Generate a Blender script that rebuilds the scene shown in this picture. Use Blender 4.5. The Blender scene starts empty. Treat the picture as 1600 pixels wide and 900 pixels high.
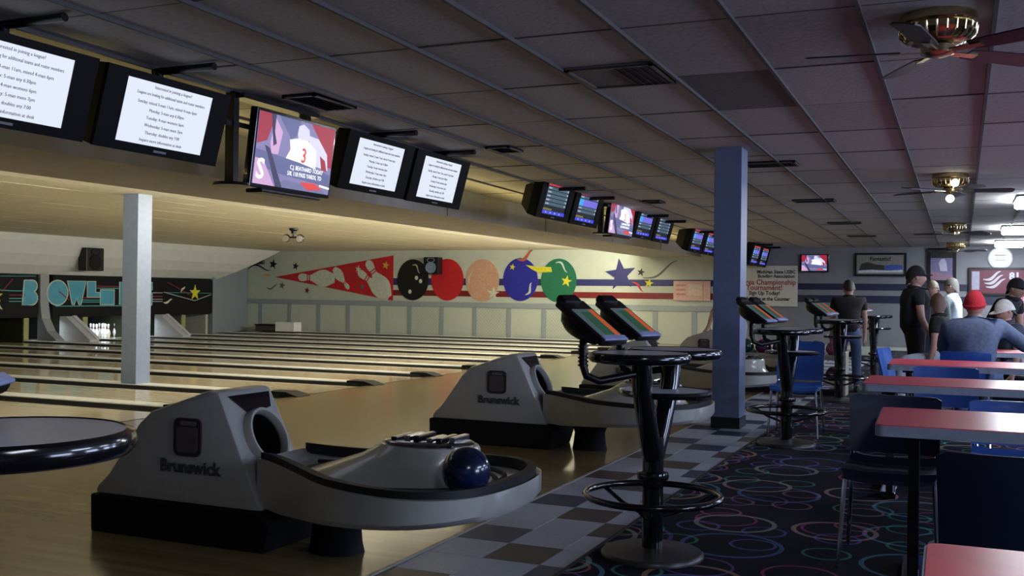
import bpy, bmesh, math, random
from mathutils import Matrix, Vector
random.seed(7)
sc = bpy.context.scene
COL = sc.collection
PI = math.pi

# ------------------------------------------------------------------ camera
YAW, PITCH, ROLL = .4125, .0055, .0125
cy, sy, cp, sp = math.cos(YAW), math.sin(YAW), math.cos(PITCH), math.sin(PITCH)
fwd = Vector((-sy*cp, cy*cp, sp)); right = Vector((cy, sy, 0)); up = right.cross(fwd)
r_ = math.cos(ROLL)*right + math.sin(ROLL)*up
u_ = -math.sin(ROLL)*right + math.cos(ROLL)*up
cam = bpy.data.cameras.new('camera'); co = bpy.data.objects.new('camera', cam); COL.objects.link(co)
co.matrix_world = Matrix(((r_.x, u_.x, -fwd.x, 0), (r_.y, u_.y, -fwd.y, 0), (r_.z, u_.z, -fwd.z, 1.3), (0, 0, 0, 1)))
cam.sensor_width = 36; cam.lens = 36*1605/1600; cam.clip_start = .02
sc.camera = co
sc.view_settings.view_transform = 'Standard'; sc.view_settings.look = 'None'
sc.view_settings.exposure = 0; sc.view_settings.gamma = 1
sc.view_settings.use_curve_mapping = False

# ------------------------------------------------------------------ world and lights
w = bpy.data.worlds.new('world'); sc.world = w; w.use_nodes = True
w.node_tree.nodes['Background'].inputs[0].default_value = (.5, .6, 1, 1)
w.node_tree.nodes['Background'].inputs[1].default_value = .004

def area(name, loc, direction, sx, sy_, power, col):
    l = bpy.data.lights.new(name, 'AREA'); l.shape = 'RECTANGLE'; l.size = sx; l.size_y = sy_
    l.energy = power; l.color = col
    o = bpy.data.objects.new(name, l); COL.objects.link(o); o.location = loc
    d = Vector(direction).normalized()
    zx = -d; yx = zx.cross(Vector((0, 1, 0)))                     # local X (sx) always runs along world Y
    o.rotation_euler = Matrix(((0, yx.x, zx.x), (1, yx.y, zx.y), (0, yx.z, zx.z))).to_euler()
    return o
WARM = (1, .965, .80); COOL = (.60, .72, 1)
# tubes fixed to the lane side of the dropped beam, washing lanes, lane ceiling and mural
for y0, y1, p in ((4.5, 12, 70), (12, 18, 110), (18, 22.5, 120), (22.5, 26.6, 105)):
    area('lane_wash', (-8.05, (y0+y1)/2, 2.40), (-1, 0, -.12), y1-y0, .10, p, WARM)
for y0, y1, p in ((11, 15, 18), (15, 20, 36), (20, 26, 42)):
    area('lane_downlight', (-8.0, (y0+y1)/2, 2.40), (.1, 0, -1), y1-y0, .10, p, WARM)
for y0, y1, p in ((4, 12, 80), (12, 18, 100), (18, 26, 150)):
    area('lane_uplight', (-8.25, (y0+y1)/2, 2.37), (-.9, 0, 1), y1-y0, .06, p, WARM)
# added strip imitating warm bounce off the approach onto the last ceiling tiles
area('bounce_fill', (-5.95, 15, 2.36), (.3, 0, 1), 22, .06, 44, (1, .80, .30))
# light inside the pin decks
for y in (18.6, 20.6, 21.8):
    area('pin_deck_lamp', (-20.75, y, .60), (-.25, 0, -1), .8, .15, 14, (.72, .88, 1))
# fluorescent panels over the service counter, right of the frame
for x, y, p in ((4.2, 4.5, 110), (4.2, 9, 90), (4.2, 14, 45), (4.2, 20, 30)):
    area('counter_light', (x, y, 2.6), (-.25, 0, -1), 2.4, .6, p, COOL)
# two more panels of the visible row, nearer than the frame shows
for y, p in ((.2, 42), (10.6, 50)):
    area('panel_light', (1.0, y, 2.72), (0, 0, -1), 1.2, .6, p, (.80, .86, 1))
# cool side fill added along the right-hand wall, which has no windows
for y in (2.5, 7.5, 12.5, 17.5):
    area('side_fill', (6.44, y, 1.55), (-1, 0, 0), 2.6, 1.3, 140, (.58, .68, 1))

# ------------------------------------------------------------------ materials
MATS = {}
def mat(name, col, rough=.5, metal=0, var=.12, scale=18, bump=0, coat=0, spec=.5):
    if name in MATS: return MATS[name]
    m = bpy.data.materials.new(name); m.use_nodes = True; nt = m.node_tree
    b = nt.nodes['Principled BSDF']
    tc = nt.nodes.new('ShaderNodeTexCoord')
    n = nt.nodes.new('ShaderNodeTexNoise'); n.inputs['Scale'].default_value = scale; n.inputs['Detail'].default_value = 4
    nt.links.new(tc.outputs['Object'], n.inputs['Vector'])
    r = nt.nodes.new('ShaderNodeValToRGB')
    r.color_ramp.elements[0].position = .3; r.color_ramp.elements[1].position = .7
    r.color_ramp.elements[0].color = (*[c*(1-var) for c in col], 1)
    r.color_ramp.elements[1].color = (*[min(1, c*(1+var)) for c in col], 1)
    nt.links.new(n.outputs['Fac'], r.inputs['Fac']); nt.links.new(r.outputs['Color'], b.inputs['Base Color'])
    b.inputs['Roughness'].default_value = rough; b.inputs['Metallic'].default_value = metal
    b.inputs['Coat Weight'].default_value = coat; b.inputs['Specular IOR Level'].default_value = spec
    if bump:
        bp = nt.nodes.new('ShaderNodeBump'); bp.inputs['Strength'].default_value = bump; bp.inputs['Distance'].default_value = .01
        nt.links.new(n.outputs['Fac'], bp.inputs['Height']); nt.links.new(bp.outputs['Normal'], b.inputs['Normal'])
    MATS[name] = m; return m

def em(name, col, s):
    if name in MATS: return MATS[name]
    m = bpy.data.materials.new(name); m.use_nodes = True
    b = m.node_tree.nodes['Principled BSDF']
    b.inputs['Base Color'].default_value = (.02, .02, .02, 1); b.inputs['Roughness'].default_value = .3
    b.inputs['Emission Color'].default_value = (*col, 1); b.inputs['Emission Strength'].default_value = s
    MATS[name] = m; return m

def wood_mat(name, c0, c1, board, rough, along='X'):
    """boards of one width, each with its own tone, and long grain"""
    m = bpy.data.materials.new(name); m.use_nodes = True; nt = m.node_tree; b = nt.nodes['Principled BSDF']
    tc = nt.nodes.new('ShaderNodeTexCoord'); sx = nt.nodes.new('ShaderNodeSeparateXYZ')
    nt.links.new(tc.outputs['Object'], sx.inputs[0])
    d = nt.nodes.new('ShaderNodeMath'); d.operation = 'DIVIDE'; d.inputs[1].default_value = board
    nt.links.new(sx.outputs['Y' if along == 'X' else 'X'], d.inputs[0])
    fl = nt.nodes.new('ShaderNodeMath'); fl.operation = 'FLOOR'; nt.links.new(d.outputs[0], fl.inputs[0])
    # board ends: staggered by row
    wn0 = nt.nodes.new('ShaderNodeTexWhiteNoise'); wn0.noise_dimensions = '1D'; nt.links.new(fl.outputs[0], wn0.inputs['W'])
    ln = nt.nodes.new('ShaderNodeMath'); ln.operation = 'MULTIPLY_ADD'; ln.inputs[1].default_value = .55
    nt.links.new(sx.outputs['X' if along == 'X' else 'Y'], ln.inputs[0])
    mm = nt.nodes.new('ShaderNodeMath'); mm.operation = 'MULTIPLY'; mm.inputs[1].default_value = 7
    nt.links.new(wn0.outputs['Value'], mm.inputs[0]); nt.links.new(mm.outputs[0], ln.inputs[2])
    fl2 = nt.nodes.new('ShaderNodeMath'); fl2.operation = 'FLOOR'; nt.links.new(ln.outputs[0], fl2.inputs[0])
    cx = nt.nodes.new('ShaderNodeCombineXYZ'); nt.links.new(fl.outputs[0], cx.inputs[0]); nt.links.new(fl2.outputs[0], cx.inputs[1])
    wn = nt.nodes.new('ShaderNodeTexWhiteNoise'); wn.noise_dimensions = '2D'; nt.links.new(cx.outputs[0], wn.inputs['Vector'])
    mp = nt.nodes.new('ShaderNodeMapping'); mp.inputs['Scale'].default_value = (1.5, 40, 1) if along == 'X' else (40, 1.5, 1)
    nt.links.new(tc.outputs['Object'], mp.inputs['Vector'])
    n = nt.nodes.new('ShaderNodeTexNoise'); n.inputs['Scale'].default_value = 2; n.inputs['Detail'].default_value = 3
    nt.links.new(mp.outputs[0], n.inputs['Vector'])
    ad = nt.nodes.new('ShaderNodeMath'); ad.operation = 'MULTIPLY_ADD'; ad.inputs[1].default_value = .5
    nt.links.new(wn.outputs['Value'], ad.inputs[0])
    m2 = nt.nodes.new('ShaderNodeMath'); m2.operation = 'MULTIPLY'; m2.inputs[1].default_value = .5
    nt.links.new(n.outputs['Fac'], m2.inputs[0]); nt.links.new(m2.outputs[0], ad.inputs[2])
    r = nt.nodes.new('ShaderNodeValToRGB'); r.color_ramp.elements[0].color = (*c0, 1); r.color_ramp.elements[1].color = (*c1, 1)
    r.color_ramp.elements[0].position = .15; r.color_ramp.elements[1].position = .85
    nt.links.new(ad.outputs[0], r.inputs['Fac']); nt.links.new(r.outputs['Color'], b.inputs['Base Color'])
    b.inputs['Roughness'].default_value = rough
    return m

def carpet_mat():
    m = bpy.data.materials.new('ring_carpet'); m.use_nodes = True; nt = m.node_tree; b = nt.nodes['Principled BSDF']
    tc = nt.nodes.new('ShaderNodeTexCoord')
    fz = nt.nodes.new('ShaderNodeTexNoise'); fz.inputs['Scale'].default_value = 220
    nt.links.new(tc.outputs['Object'], fz.inputs['Vector'])
    base = nt.nodes.new('ShaderNodeValToRGB'); base.color_ramp.elements[0].color = (.003, .003, .007, 1); base.color_ramp.elements[1].color = (.013, .013, .026, 1)
    nt.links.new(fz.outputs['Fac'], base.inputs['Fac'])
    cur = base.outputs['Color']
    layers = [(1.55, (0, 0), .34, .022), (1.3, (.43, .27), .33, .016), (1.75, (.2, .6), .30, .014), (2.6, (.7, .15), .30, .022)]
    hues = [[(.75, .5, .42), (.5, .62, .45), (.8, .45, .3)], [(.15, .3, .7), (.2, .5, .65), (.3, .15, .6)], [(.75, .12, .35), (.35, .15, .55), (.12, .5, .4)], [(.1, .55, .3), (.25, .2, .7), (.7, .25, .3)]]
    for (s, off, rad, wd), hs in zip(layers, hues):
        mp = nt.nodes.new('ShaderNodeMapping'); mp.inputs['Location'].default_value = (*off, 0)
        mp.inputs['Scale'].default_value = (s, s, s)
        nt.links.new(tc.outputs['Object'], mp.inputs['Vector'])
        v = nt.nodes.new('ShaderNodeTexVoronoi'); v.voronoi_dimensions = '2D'; v.inputs['Scale'].default_value = 1; v.inputs['Randomness'].default_value = .32
        nt.links.new(mp.outputs[0], v.inputs['Vector'])
        c = nt.nodes.new('ShaderNodeMath'); c.operation = 'COMPARE'; c.inputs[1].default_value = rad; c.inputs[2].default_value = wd
        nt.links.new(v.outputs['Distance'], c.inputs[0])
        sep = nt.nodes.new('ShaderNodeSeparateColor'); nt.links.new(v.outputs['Color'], sep.inputs[0])
        ramp = nt.nodes.new('ShaderNodeValToRGB'); ramp.color_ramp.interpolation = 'CONSTANT'
        el = ramp.color_ramp.elements
        el[0].position = 0; el[0].color = (*hs[0], 1); el[1].position = .36; el[1].color = (*hs[1], 1)
        e = el.new(.68); e.color = (*hs[2], 1)
        nt.links.new(sep.outputs[0], ramp.inputs['Fac'])
        on = nt.nodes.new('ShaderNodeMath'); on.operation = 'GREATER_THAN'; on.inputs[1].default_value = .22
        nt.links.new(sep.outputs[1], on.inputs[0])
        f = nt.nodes.new('ShaderNodeMath'); f.operation = 'MULTIPLY'
        nt.links.new(c.outputs[0], f.inputs[0]); nt.links.new(on.outputs[0], f.inputs[1])
        f2 = nt.nodes.new('ShaderNodeMath'); f2.operation = 'MULTIPLY'; nt.links.new(f.outputs[0], f2.inputs[0])
        f2.inputs[1].default_value = .30
        mx = nt.nodes.new('ShaderNodeMix'); mx.data_type = 'RGBA'
        nt.links.new(f2.outputs[0], mx.inputs['Factor']); nt.links.new(cur, mx.inputs['A']); nt.links.new(ramp.outputs['Color'], mx.inputs['B'])
        cur = mx.outputs['Result']
    nt.links.new(cur, b.inputs['Base Color']); b.inputs['Roughness'].default_value = .95; b.inputs['Specular IOR Level'].default_value = .1
    return m

black = mat('black_plastic', (.007, .007, .008), .32, spec=.35)
gloss_black = mat('gloss_black', (.005, .005, .006), .14, coat=.35)
matt_black = mat('matt_black', (.008, .008, .009), .7, spec=.2)
cab_black = mat('cabinet_black', (.0035, .0035, .004), .5, spec=.12)
rubber = mat('rubber', (.008, .008, .008), .55)
chrome = mat('chrome', (.75, .75, .78), .12, 1, .05)
brass = mat('brass', (.55, .45, .25), .22, 1, .1)
shell = mat('beige_shell', (.42, .42, .38), .28, var=.05, coat=.3)
laminate = mat('grey_laminate', (.50, .50, .56), .3, var=.08, scale=120)
col_paint = mat('blue_grey_paint', (.24, .29, .40), .45, var=.06, bump=.05)
red_lam = mat('red_laminate', (.78, .085, .125), .30, var=.05)
grey_edge = mat('grey_edging', (.30, .34, .42), .4)
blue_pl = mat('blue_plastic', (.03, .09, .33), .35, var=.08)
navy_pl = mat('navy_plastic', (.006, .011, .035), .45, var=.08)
white_p = mat('white_gloss', (.82, .82, .80), .3, var=.03)
paper = mat('paper', (.62, .60, .52), .8, var=.05)
ink = mat('ink', (.02, .02, .02), .8)
red_ink = mat('red_ink', (.32, .05, .04), .8)
wall_p = mat('mural_wall_paint', (.46, .50, .42), .6, var=.04, scale=6)
tile_w = mat('ceiling_tile', (.44, .43, .42), .9, var=.10, scale=30, bump=.3)
tile_w2 = mat('ceiling_tile_aged', (.40, .385, .375), .9, var=.12, scale=22, bump=.3)
tile_dk = mat('ceiling_tile_dark', (.16, .155, .15), .9, var=.1, scale=22, bump=.3)
tbar = mat('grid_metal', (.10, .095, .09), .7)
lane_tile = mat('lane_ceiling_tile', (.78, .73, .58), .9, var=.08, scale=14, bump=.3)
beam_p = mat('beam_paint', (.36, .35, .34), .7, var=.08, scale=5)
lane_wood = wood_mat('lane_boards', (.50, .41, .25), (.66, .56, .39), .027, .10)
appr_wood = wood_mat('approach_boards', (.21, .145, .062), (.30, .215, .10), .057, .17)
cap_p = mat('cap_grey', (.80, .80, .78), .3, var=.06)
gut_p = mat('gutter_dark', (.035, .034, .034), .35)
carpet = carpet_mat()

# ------------------------------------------------------------------ mesh builder
class MB:
    def __init__(s): s.v = []; s.f = []
    def add(s, vs, fs):
        o = len(s.v); s.v += [tuple(x) for x in vs]; s.f += [tuple(i+o for i in q) for q in fs]; return s
    def box(s, x0, x1, y0, y1, z0, z1, M=None):
        vs = [Vector((x, y, z)) for x in (x0, x1) for y in (y0, y1) for z in (z0, z1)]
        if M: vs = [M @ q for q in vs]
        return s.add(vs, [(0, 1, 3, 2), (4, 6, 7, 5), (0, 4, 5, 1), (2, 3, 7, 6), (0, 2, 6, 4), (1, 5, 7, 3)])
    def prism(s, poly, f0, f1):
        """poly of 2-D points; f0/f1 map a point to each end cap in 3-D"""
        n = len(poly); vs = [f0(*p) for p in poly]+[f1(*p) for p in poly]
        return s.add(vs, [tuple(range(n)), tuple(range(2*n-1, n-1, -1))]+[(i, i+n, (i+1) % n+n, (i+1) % n) for i in range(n)])
    def loft(s, rings, caps=True, closed=True):
        n = len(rings[0]); vs = [p for r in rings for p in r]; fs = []
        for k in range(len(rings)-1):
            for i in range(n if closed else n-1):
                j = (i+1) % n; fs.append((k*n+i, k*n+j, (k+1)*n+j, (k+1)*n+i))
        if caps and closed: fs += [tuple(range(n-1, -1, -1)), tuple(range((len(rings)-1)*n, len(rings)*n))]
        return s.add(vs, fs)
    def lathe(s, prof, c=(0, 0, 0), n=24, M=None, sx=1, sy=1, ring=False):
        rings = []
        for r, z in prof:
            ring_ = [Vector((math.cos(2*PI*i/n)*max(r, 1e-4)*sx, math.sin(2*PI*i/n)*max(r, 1e-4)*sy, z)) for i in range(n)]
            if M: ring_ = [M @ q for q in ring_]
            rings.append([q+Vector(c) for q in ring_])
        if ring: return s.loft(rings+rings[:1], caps=False)
        return s.loft(rings)
    def tube(s, pts, r, n=10, closed=False):
        pts = [Vector(p) for p in pts]; m = len(pts); rs = r if isinstance(r, (list, tuple)) else [r]*m
        rings = []; prev = None
        for i, p in enumerate(pts):
            a = pts[(i-1) % m] if closed or i else p; b = pts[(i+1) % m] if closed or i < m-1 else p
            t = (b-a).normalized()
            if prev is None:
                ref = Vector((0, 0, 1)) if abs(t.z) < .9 else Vector((1, 0, 0)); x = t.cross(ref).normalized()
            else: x = (prev-t*prev.dot(t)).normalized()
            prev = x; y = t.cross(x)
            rings.append([p+(x*math.cos(2*PI*k/n)+y*math.sin(2*PI*k/n))*rs[i] for k in range(n)])
        if closed: rings.append(rings[0]); return s.loft(rings, caps=False)
        return s.loft(rings)
    def sphere(s, c, r, n=16, sc3=(1, 1, 1)):
        m = n//2; prof = [(math.sin(PI*k/m)*r, -math.cos(PI*k/m)*r) for k in range(m+1)]
        M = Matrix.Diagonal((*sc3, 1)); return s.lathe(prof, c, n, M)
    def build(s, name, m, parent=None, smooth=False, bevel=0, loc=None, recalc=True):
        me = bpy.data.meshes.new(name); me.from_pydata([tuple(q) for q in s.v], [], s.f)
        if recalc or bevel:
            bm = bmesh.new(); bm.from_mesh(me)
            if bevel:
                bmesh.ops.bevel(bm, geom=[e for e in bm.edges if len(e.link_faces) == 2 and e.calc_face_angle(0) > .5], offset=bevel, segments=2, affect='EDGES', profile=.5, clamp_overlap=True)
            bmesh.ops.recalc_face_normals(bm, faces=bm.faces); bm.to_mesh(me); bm.free()
        me.materials.append(m)
        if smooth:
            me.polygons.foreach_set('use_smooth', [True]*len(me.polygons))
            try: me.set_sharp_from_angle(angle=.7)
            except Exception: pass
        o = bpy.data.objects.new(name, me); COL.objects.link(o)
        if parent: o.parent = parent
        if loc: o.location = loc
        return o

def smooth_line(P, m=3):
    """Catmull-Rom through the points"""
    Q = [P[0]]+list(P)+[P[-1]]; out = []
    for i in range(1, len(Q)-2):
        for j in range(m):
            t = j/m; out.append(tuple(.5*(2*Q[i][c]+(Q[i+1][c]-Q[i-1][c])*t+(2*Q[i-1][c]-5*Q[i][c]+4*Q[i+1][c]-Q[i+2][c])*t*t+(3*Q[i][c]-Q[i-1][c]-3*Q[i+1][c]+Q[i+2][c])*t**3) for c in range(2)))
    return out+[P[-1]]
def tag(o, label=None, cat=None, group=None, kind=None):
    if label: o['label'] = label
    if cat: o['category'] = cat
    if group: o['group'] = group
    if kind: o['kind'] = kind
    return o
def empty(name, loc=(0, 0, 0), rz=0):
    o = bpy.data.objects.new(name, None); COL.objects.link(o); o.location = loc; o.rotation_euler = (0, 0, rz); o.empty_display_size = .1
    return o
def copy_tree(o, parent=None):
    c = o.copy(); COL.objects.link(c); c.parent = parent
    for ch in list(o.children): copy_tree(ch, c)
    return c
def share(name, me, parent, loc, rot=None, scale=None):
    o = bpy.data.objects.new(name, me); COL.objects.link(o); o.parent = parent; o.location = loc
    if rot: o.rotation_euler = rot
    if scale: o.scale = scale
    return o

_txt = {}
def text_mesh(body, size, bold=0, align='CENTER', shear=0, depth=.0012):
    k = (body, size, bold, align, shear)
    if k in _txt: return _txt[k]
    cu = bpy.data.curves.new('text', 'FONT'); cu.body = body; cu.size = size; cu.align_x = align; cu.align_y = 'CENTER'
    cu.resolution_u = 2; cu.offset = bold; cu.extrude = depth; cu.shear = shear
    o = bpy.data.objects.new('text', cu); COL.objects.link(o)
    dg = bpy.context.evaluated_depsgraph_get(); dg.update()
    me = bpy.data.meshes.new_from_object(o.evaluated_get(dg)); bpy.data.objects.remove(o); bpy.data.curves.remove(cu)
    _txt[k] = me; return me
FACE_X = Matrix(((0, 0, 1), (1, 0, 0), (0, 1, 0))).to_4x4()       # text plane that faces +X
FACE_NY = Matrix(((1, 0, 0), (0, 0, -1), (0, 1, 0))).to_4x4()     # text plane that faces -Y
def text(name, body, size, m, parent, M, bold=0, align='CENTER', sx=1, shear=0, depth=.0012):
    me = text_mesh(body, size, bold, align, shear, depth)
    if not me.materials: me.materials.append(m)
    elif me.materials[0] != m: me = me.copy(); me.materials[0] = m
    o = bpy.data.objects.new(name, me); COL.objects.link(o); o.parent = parent
    o.matrix_local = M @ Matrix.Diagonal((sx, 1, 1, 1))
    return o

# ------------------------------------------------------------------ setting: dimensions
XW0, XW1, YW0, YW1 = -22.6, 6.5, -2.5, 27.2
FOUL, TILE0, TILE1 = -7.5, -2.455, -1.70
def zc(y): return 2.885-.0115*max(y, 0)          # the concourse ceiling sags towards the far wall
PITCH_L = 1.81; CAP0 = 10.62                       # lane pitch and a division cap

# ---- floor
fl = MB().box(XW0-.5, XW1, YW0, YW1, -.30, -.14).build('floor', matt_black); tag(fl, kind='structure')
ap = MB().box(FOUL, TILE0, YW0, YW1, -.14, 0).build('approach', appr_wood, fl)
MB().box(FOUL-.03, FOUL, YW0, YW1, -.14, .001).build('foul_line', matt_black, fl)
MB().box(TILE1, XW1, YW0, YW1, -.14, .004).build('carpet', carpet, fl)
MB().box(TILE0-.018, TILE0, YW0, YW1, -.13, .006).build('transition_strip', mat('strip', (.35, .33, .28), .4), fl)
MB().box(TILE1-.008, TILE1+.012, YW0, YW1, -.13, .008).build('carpet_edging', rubber, fl)
tw = [mat('floor_tile_pale', (.40, .43, .50), .38, var=.06, scale=40), mat('floor_tile_pale_worn', (.36, .39, .45), .42, var=.1, scale=40)]
td = [mat('floor_tile_navy', (.035, .045, .10), .4), mat('floor_tile_brown', (.075, .06, .055), .42)]
tms = {}
for key, wd in (('full', .303), ('cut', .142)):
    for i, m_ in enumerate(tw+td):
        o = MB().box(0, wd, 0, .332, -.12, 0).build('floor_tile', m_, fl, bevel=.0015); tms[key, i] = o.data
        bpy.data.objects.remove(o)
for r in range(-12, 56):
    for c in range(3):
        y = 4.92+.334*r
        dark = (r+c) % 3 == 0
        i = (2+random.randrange(2)) if dark else random.randrange(2)
        share('floor_tile', tms['cut' if c == 2 else 'full', i], fl, (TILE0+.305*c+.001, y+.001, random.uniform(-.0012, .0006)))
# lanes: boards, two gutters and a division cap each
lane_me = MB().box(-20.6, FOUL-.03, -.53, .53, -.13, 0).build('bowling_lane', lane_wood, fl); lm = lane_me.data; bpy.data.objects.remove(lane_me)
gp = [(-.12, -.02), (-.11, -.05), (-.07, -.085), (0, -.098), (.07, -.085), (.11, -.05), (.12, -.02), (.12, -.13), (-.12, -.13)]
g_ = MB().prism(gp, lambda a, b: (-20.6, a, b), lambda a, b: (FOUL-.03, a, b)).build('gutter', gut_p, fl); gm = g_.data; bpy.data.objects.remove(g_)
c_ = MB().box(-20.4, FOUL-.22, -.13, .13, -.13, .028).build('division_cap', gut_p, fl, bevel=.004); cm = c_.data; bpy.data.objects.remove(c_)
c_ = MB().box(-20.4, FOUL-.40, -.135, .135, .022, .036).build('cap_plate', cap_p, fl, bevel=.003); cpm = c_.data; bpy.data.objects.remove(c_)
e_ = MB().prism([(FOUL-.40, .03), (FOUL-.40, .052), (FOUL-.12, .052), (FOUL+.06, .004), (FOUL+.06, 0), (FOUL-.40, -.02)], lambda a, b: (a, -.13, b), lambda a, b: (a, .13, b)).build('cap_end', matt_black, fl); em_ = e_.data; bpy.data.objects.remove(e_)
CAPS = [CAP0+PITCH_L*k for k in range(-6, 10)]
for y in CAPS:
    if y < YW1-.2:
        cap = share('division_cap', cm, fl, (0, y, 0)); share('cap_end', em_, cap, (0, 0, 0)); share('cap_plate', cpm, cap, (0, 0, 0))
        share('gutter', gm, fl, (0, y-.25, 0)); share('gutter', gm, fl, (0, y+.25, 0))
    if y+PITCH_L < YW1+.4: share('bowling_lane', lm, fl, (0, y+PITCH_L/2, 0))

# ---- walls
wf = MB().box(XW0-.5, XW1, YW1, YW1+.15, -.3, 3).build('wall_far', wall_p); tag(wf, kind='structure')
dimw = mat('concourse_wall_paint', (.20, .205, .225), .7, var=.05, scale=5)
wr = MB().box(XW1, XW1+.15, YW0, YW1, -.3, 3).build('wall_right', dimw); tag(wr, kind='structure')
wb = MB().box(XW0-.5, XW1, YW0-.15, YW0, -.3, 3).build('wall_rear', dimw); tag(wb, kind='structure')
wl = MB().box(XW0-.65, XW0-.5, YW0, YW1, -.3, 3).build('wall_left', matt_black); tag(wl, kind='structure')
FY = YW1                                                # painted shapes sit on this face
def onwall(poly, name, m, d0=.0, d1=.006, parent=wf):
    return MB().prism(poly, lambda a, b: (a, FY-d0, b), lambda a, b: (a, FY-d1, b)).build(name, m, parent)
# concourse end of the far wall: darker paint panel and two navy bands
MB().box(-5.85, XW1, FY-.012, FY, .1, 2.75).build('painted_panel', dimw, wf)
band_n = mat('navy_band', (.012, .014, .05), .5)
for z0, z1 in ((1.50, 1.66), (1.18, 1.36)): MB().box(-5.84, XW1, FY-.03, FY-.012, z0, z1).build('wall_band', band_n, wf)
# wainscot of the lane side: panels, battens, rail
def lattice_mat():
    m = bpy.data.materials.new('lattice_panel'); m.use_nodes = True; nt = m.node_tree; b = nt.nodes['Principled BSDF']
    tc = nt.nodes.new('ShaderNodeTexCoord')
    mp = nt.nodes.new('ShaderNodeMapping'); mp.inputs['Rotation'].default_value = (0, PI/4, 0); mp.inputs['Scale'].default_value = (9, 9, 9)
    nt.links.new(tc.outputs['Object'], mp.inputs['Vector'])
    w1 = nt.nodes.new('ShaderNodeTexWave'); w1.bands_direction = 'X'; w1.inputs['Scale'].default_value = .5
    w2 = nt.nodes.new('ShaderNodeTexWave'); w2.bands_direction = 'Z'; w2.inputs['Scale'].default_value = .5
    nt.links.new(mp.outputs[0], w1.inputs['Vector']); nt.links.new(mp.outputs[0], w2.inputs['Vector'])
    mx = nt.nodes.new('ShaderNodeMath'); mx.operation = 'MAXIMUM'
    nt.links.new(w1.outputs['Fac'], mx.inputs[0]); nt.links.new(w2.outputs['Fac'], mx.inputs[1])
    r = nt.nodes.new('ShaderNodeValToRGB'); r.color_ramp.elements[0].position = .85; r.color_ramp.elements[0].color = (.47, .51, .42, 1)
    r.color_ramp.elements[1].position = .97; r.color_ramp.elements[1].color = (.36, .39, .34, 1)
    nt.links.new(mx.outputs[0], r.inputs['Fac']); nt.links.new(r.outputs['Color'], b.inputs['Base Color']); b.inputs['Roughness'].default_value = .6
    return m
lat = lattice_mat(); plain = mat('plain_panel', (.48, .52, .44), .6, var=.03)
batt = mat('batten_grey', (.27, .31, .33), .6, var=.06)
bx = [-22.0, -20.75, -19.62, -18.52, -17.43, -16.34, -15.25, -14.16, -13.07, -11.98, -10.89, -9.8, -8.72, -7.63, -6.55, -5.9]
for i in range(len(bx)-1):
    MB().box(bx[i]+.07, bx[i+1]-.07, FY-.012, FY, 0, .88).build('wainscot_panel', lat if i in (8, 10, 6, 11) else plain, wf)
    MB().box(bx[i]-.07, bx[i]+.07, FY-.03, FY, 0, .88).build('batten', batt, wf, bevel=.004)
MB().box(-22, -5.86, FY-.04, FY, .88, 1.03).build('chair_rail', batt, wf, bevel=.006)
# mural
navy = mat('mural_navy', (.02, .022, .12), .5); maroon = mat('mural_maroon', (.16, .008, .012), .5)
red = mat('mural_red', (.46, .012, .018), .5); mblack = mat('mural_black', (.006, .006, .006), .35)
white_m = mat('mural_white', (.52, .55, .47), .5); peach = mat('mural_peach', (.52, .30, .20), .5)
blue_m = mat('mural_blue', (.018, .02, .28), .45); green_m = mat('mural_green', (.012, .14, .07), .45)
yel = mat('mural_yellow', (.62, .56, .03), .5); gold = mat('mural_gold', (.62, .36, .05), .5)
grey_m = mat('mural_grey', (.10, .105, .10), .5); cream_m = mat('mural_cream', (.66, .62, .44), .5)
onwall([(-15.9, 1.52), (-5.87, 1.56), (-5.87, 1.73), (-15.9, 1.73)], 'mural_stripe', navy, 0, .004)
onwall([(-15.9, 1.20), (-5.87, 1.20), (-5.87, 1.37), (-15.9, 1.37)], 'mural_stripe', maroon, 0, .004)
def ell(cx, cz, rx, rz, n=40): return [(cx+rx*math.cos(2*PI*i/n), cz+rz*math.sin(2*PI*i/n)) for i in range(n)]
def star(cx, cz, r, rot=0, inner=.40): return [(cx+(r if i % 2 == 0 else r*inner)*math.sin(rot+i*PI/5), cz+(r if i % 2 == 0 else r*inner)*math.cos(rot+i*PI/5)) for i in range(10)]
def swoosh(p, q, h, wd, n=14):
    """thin crescent from p to q; h is the arch"""
    a, b = Vector(p), Vector(q); d = b-a; nrm = Vector((-d.y, d.x)).normalized(); top, bot = [], []
    for i in range(n+1):
        t = i/n; c = a+d*t+nrm*h*math.sin(t*PI*1.6)
        e = nrm*wd*math.sin(PI*min(1, t*.85+.1)); top.append(tuple(c+e)); bot.append(tuple(c-e))
    return top+bot[::-1]
def pin_poly(head, base, wide):
    a, b = Vector(head), Vector(base); d = b-a; L = d.length; d.normalize(); nrm = Vector((-d.y, d.x))
    prof = [(0, .02), (.02, .24), (.07, .42), (.14, .46), (.21, .40), (.29, .30), (.36, .34), (.46, .60), (.58, .90), (.68, 1), (.78, .95), (.90, .70), (1, .46)]
    l = [tuple(a+d*t*L+nrm*h*wide) for t, h in prof]; r = [tuple(a+d*t*L-nrm*h*wide) for t, h in prof]
    neck = [[tuple(a+d*t*L+nrm*s*wide*.37) for t, s in ((t0, 1), (t0+.025, 1), (t0+.025, -1), (t0, -1))] for t0 in (.25, .31)]
    return l+r[::-1], neck
pen = onwall([(-20.22, 1.74), (-15.85, 2.42), (-15.85, 1.04)], 'mural_pennant', red, 0, .008)
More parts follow.
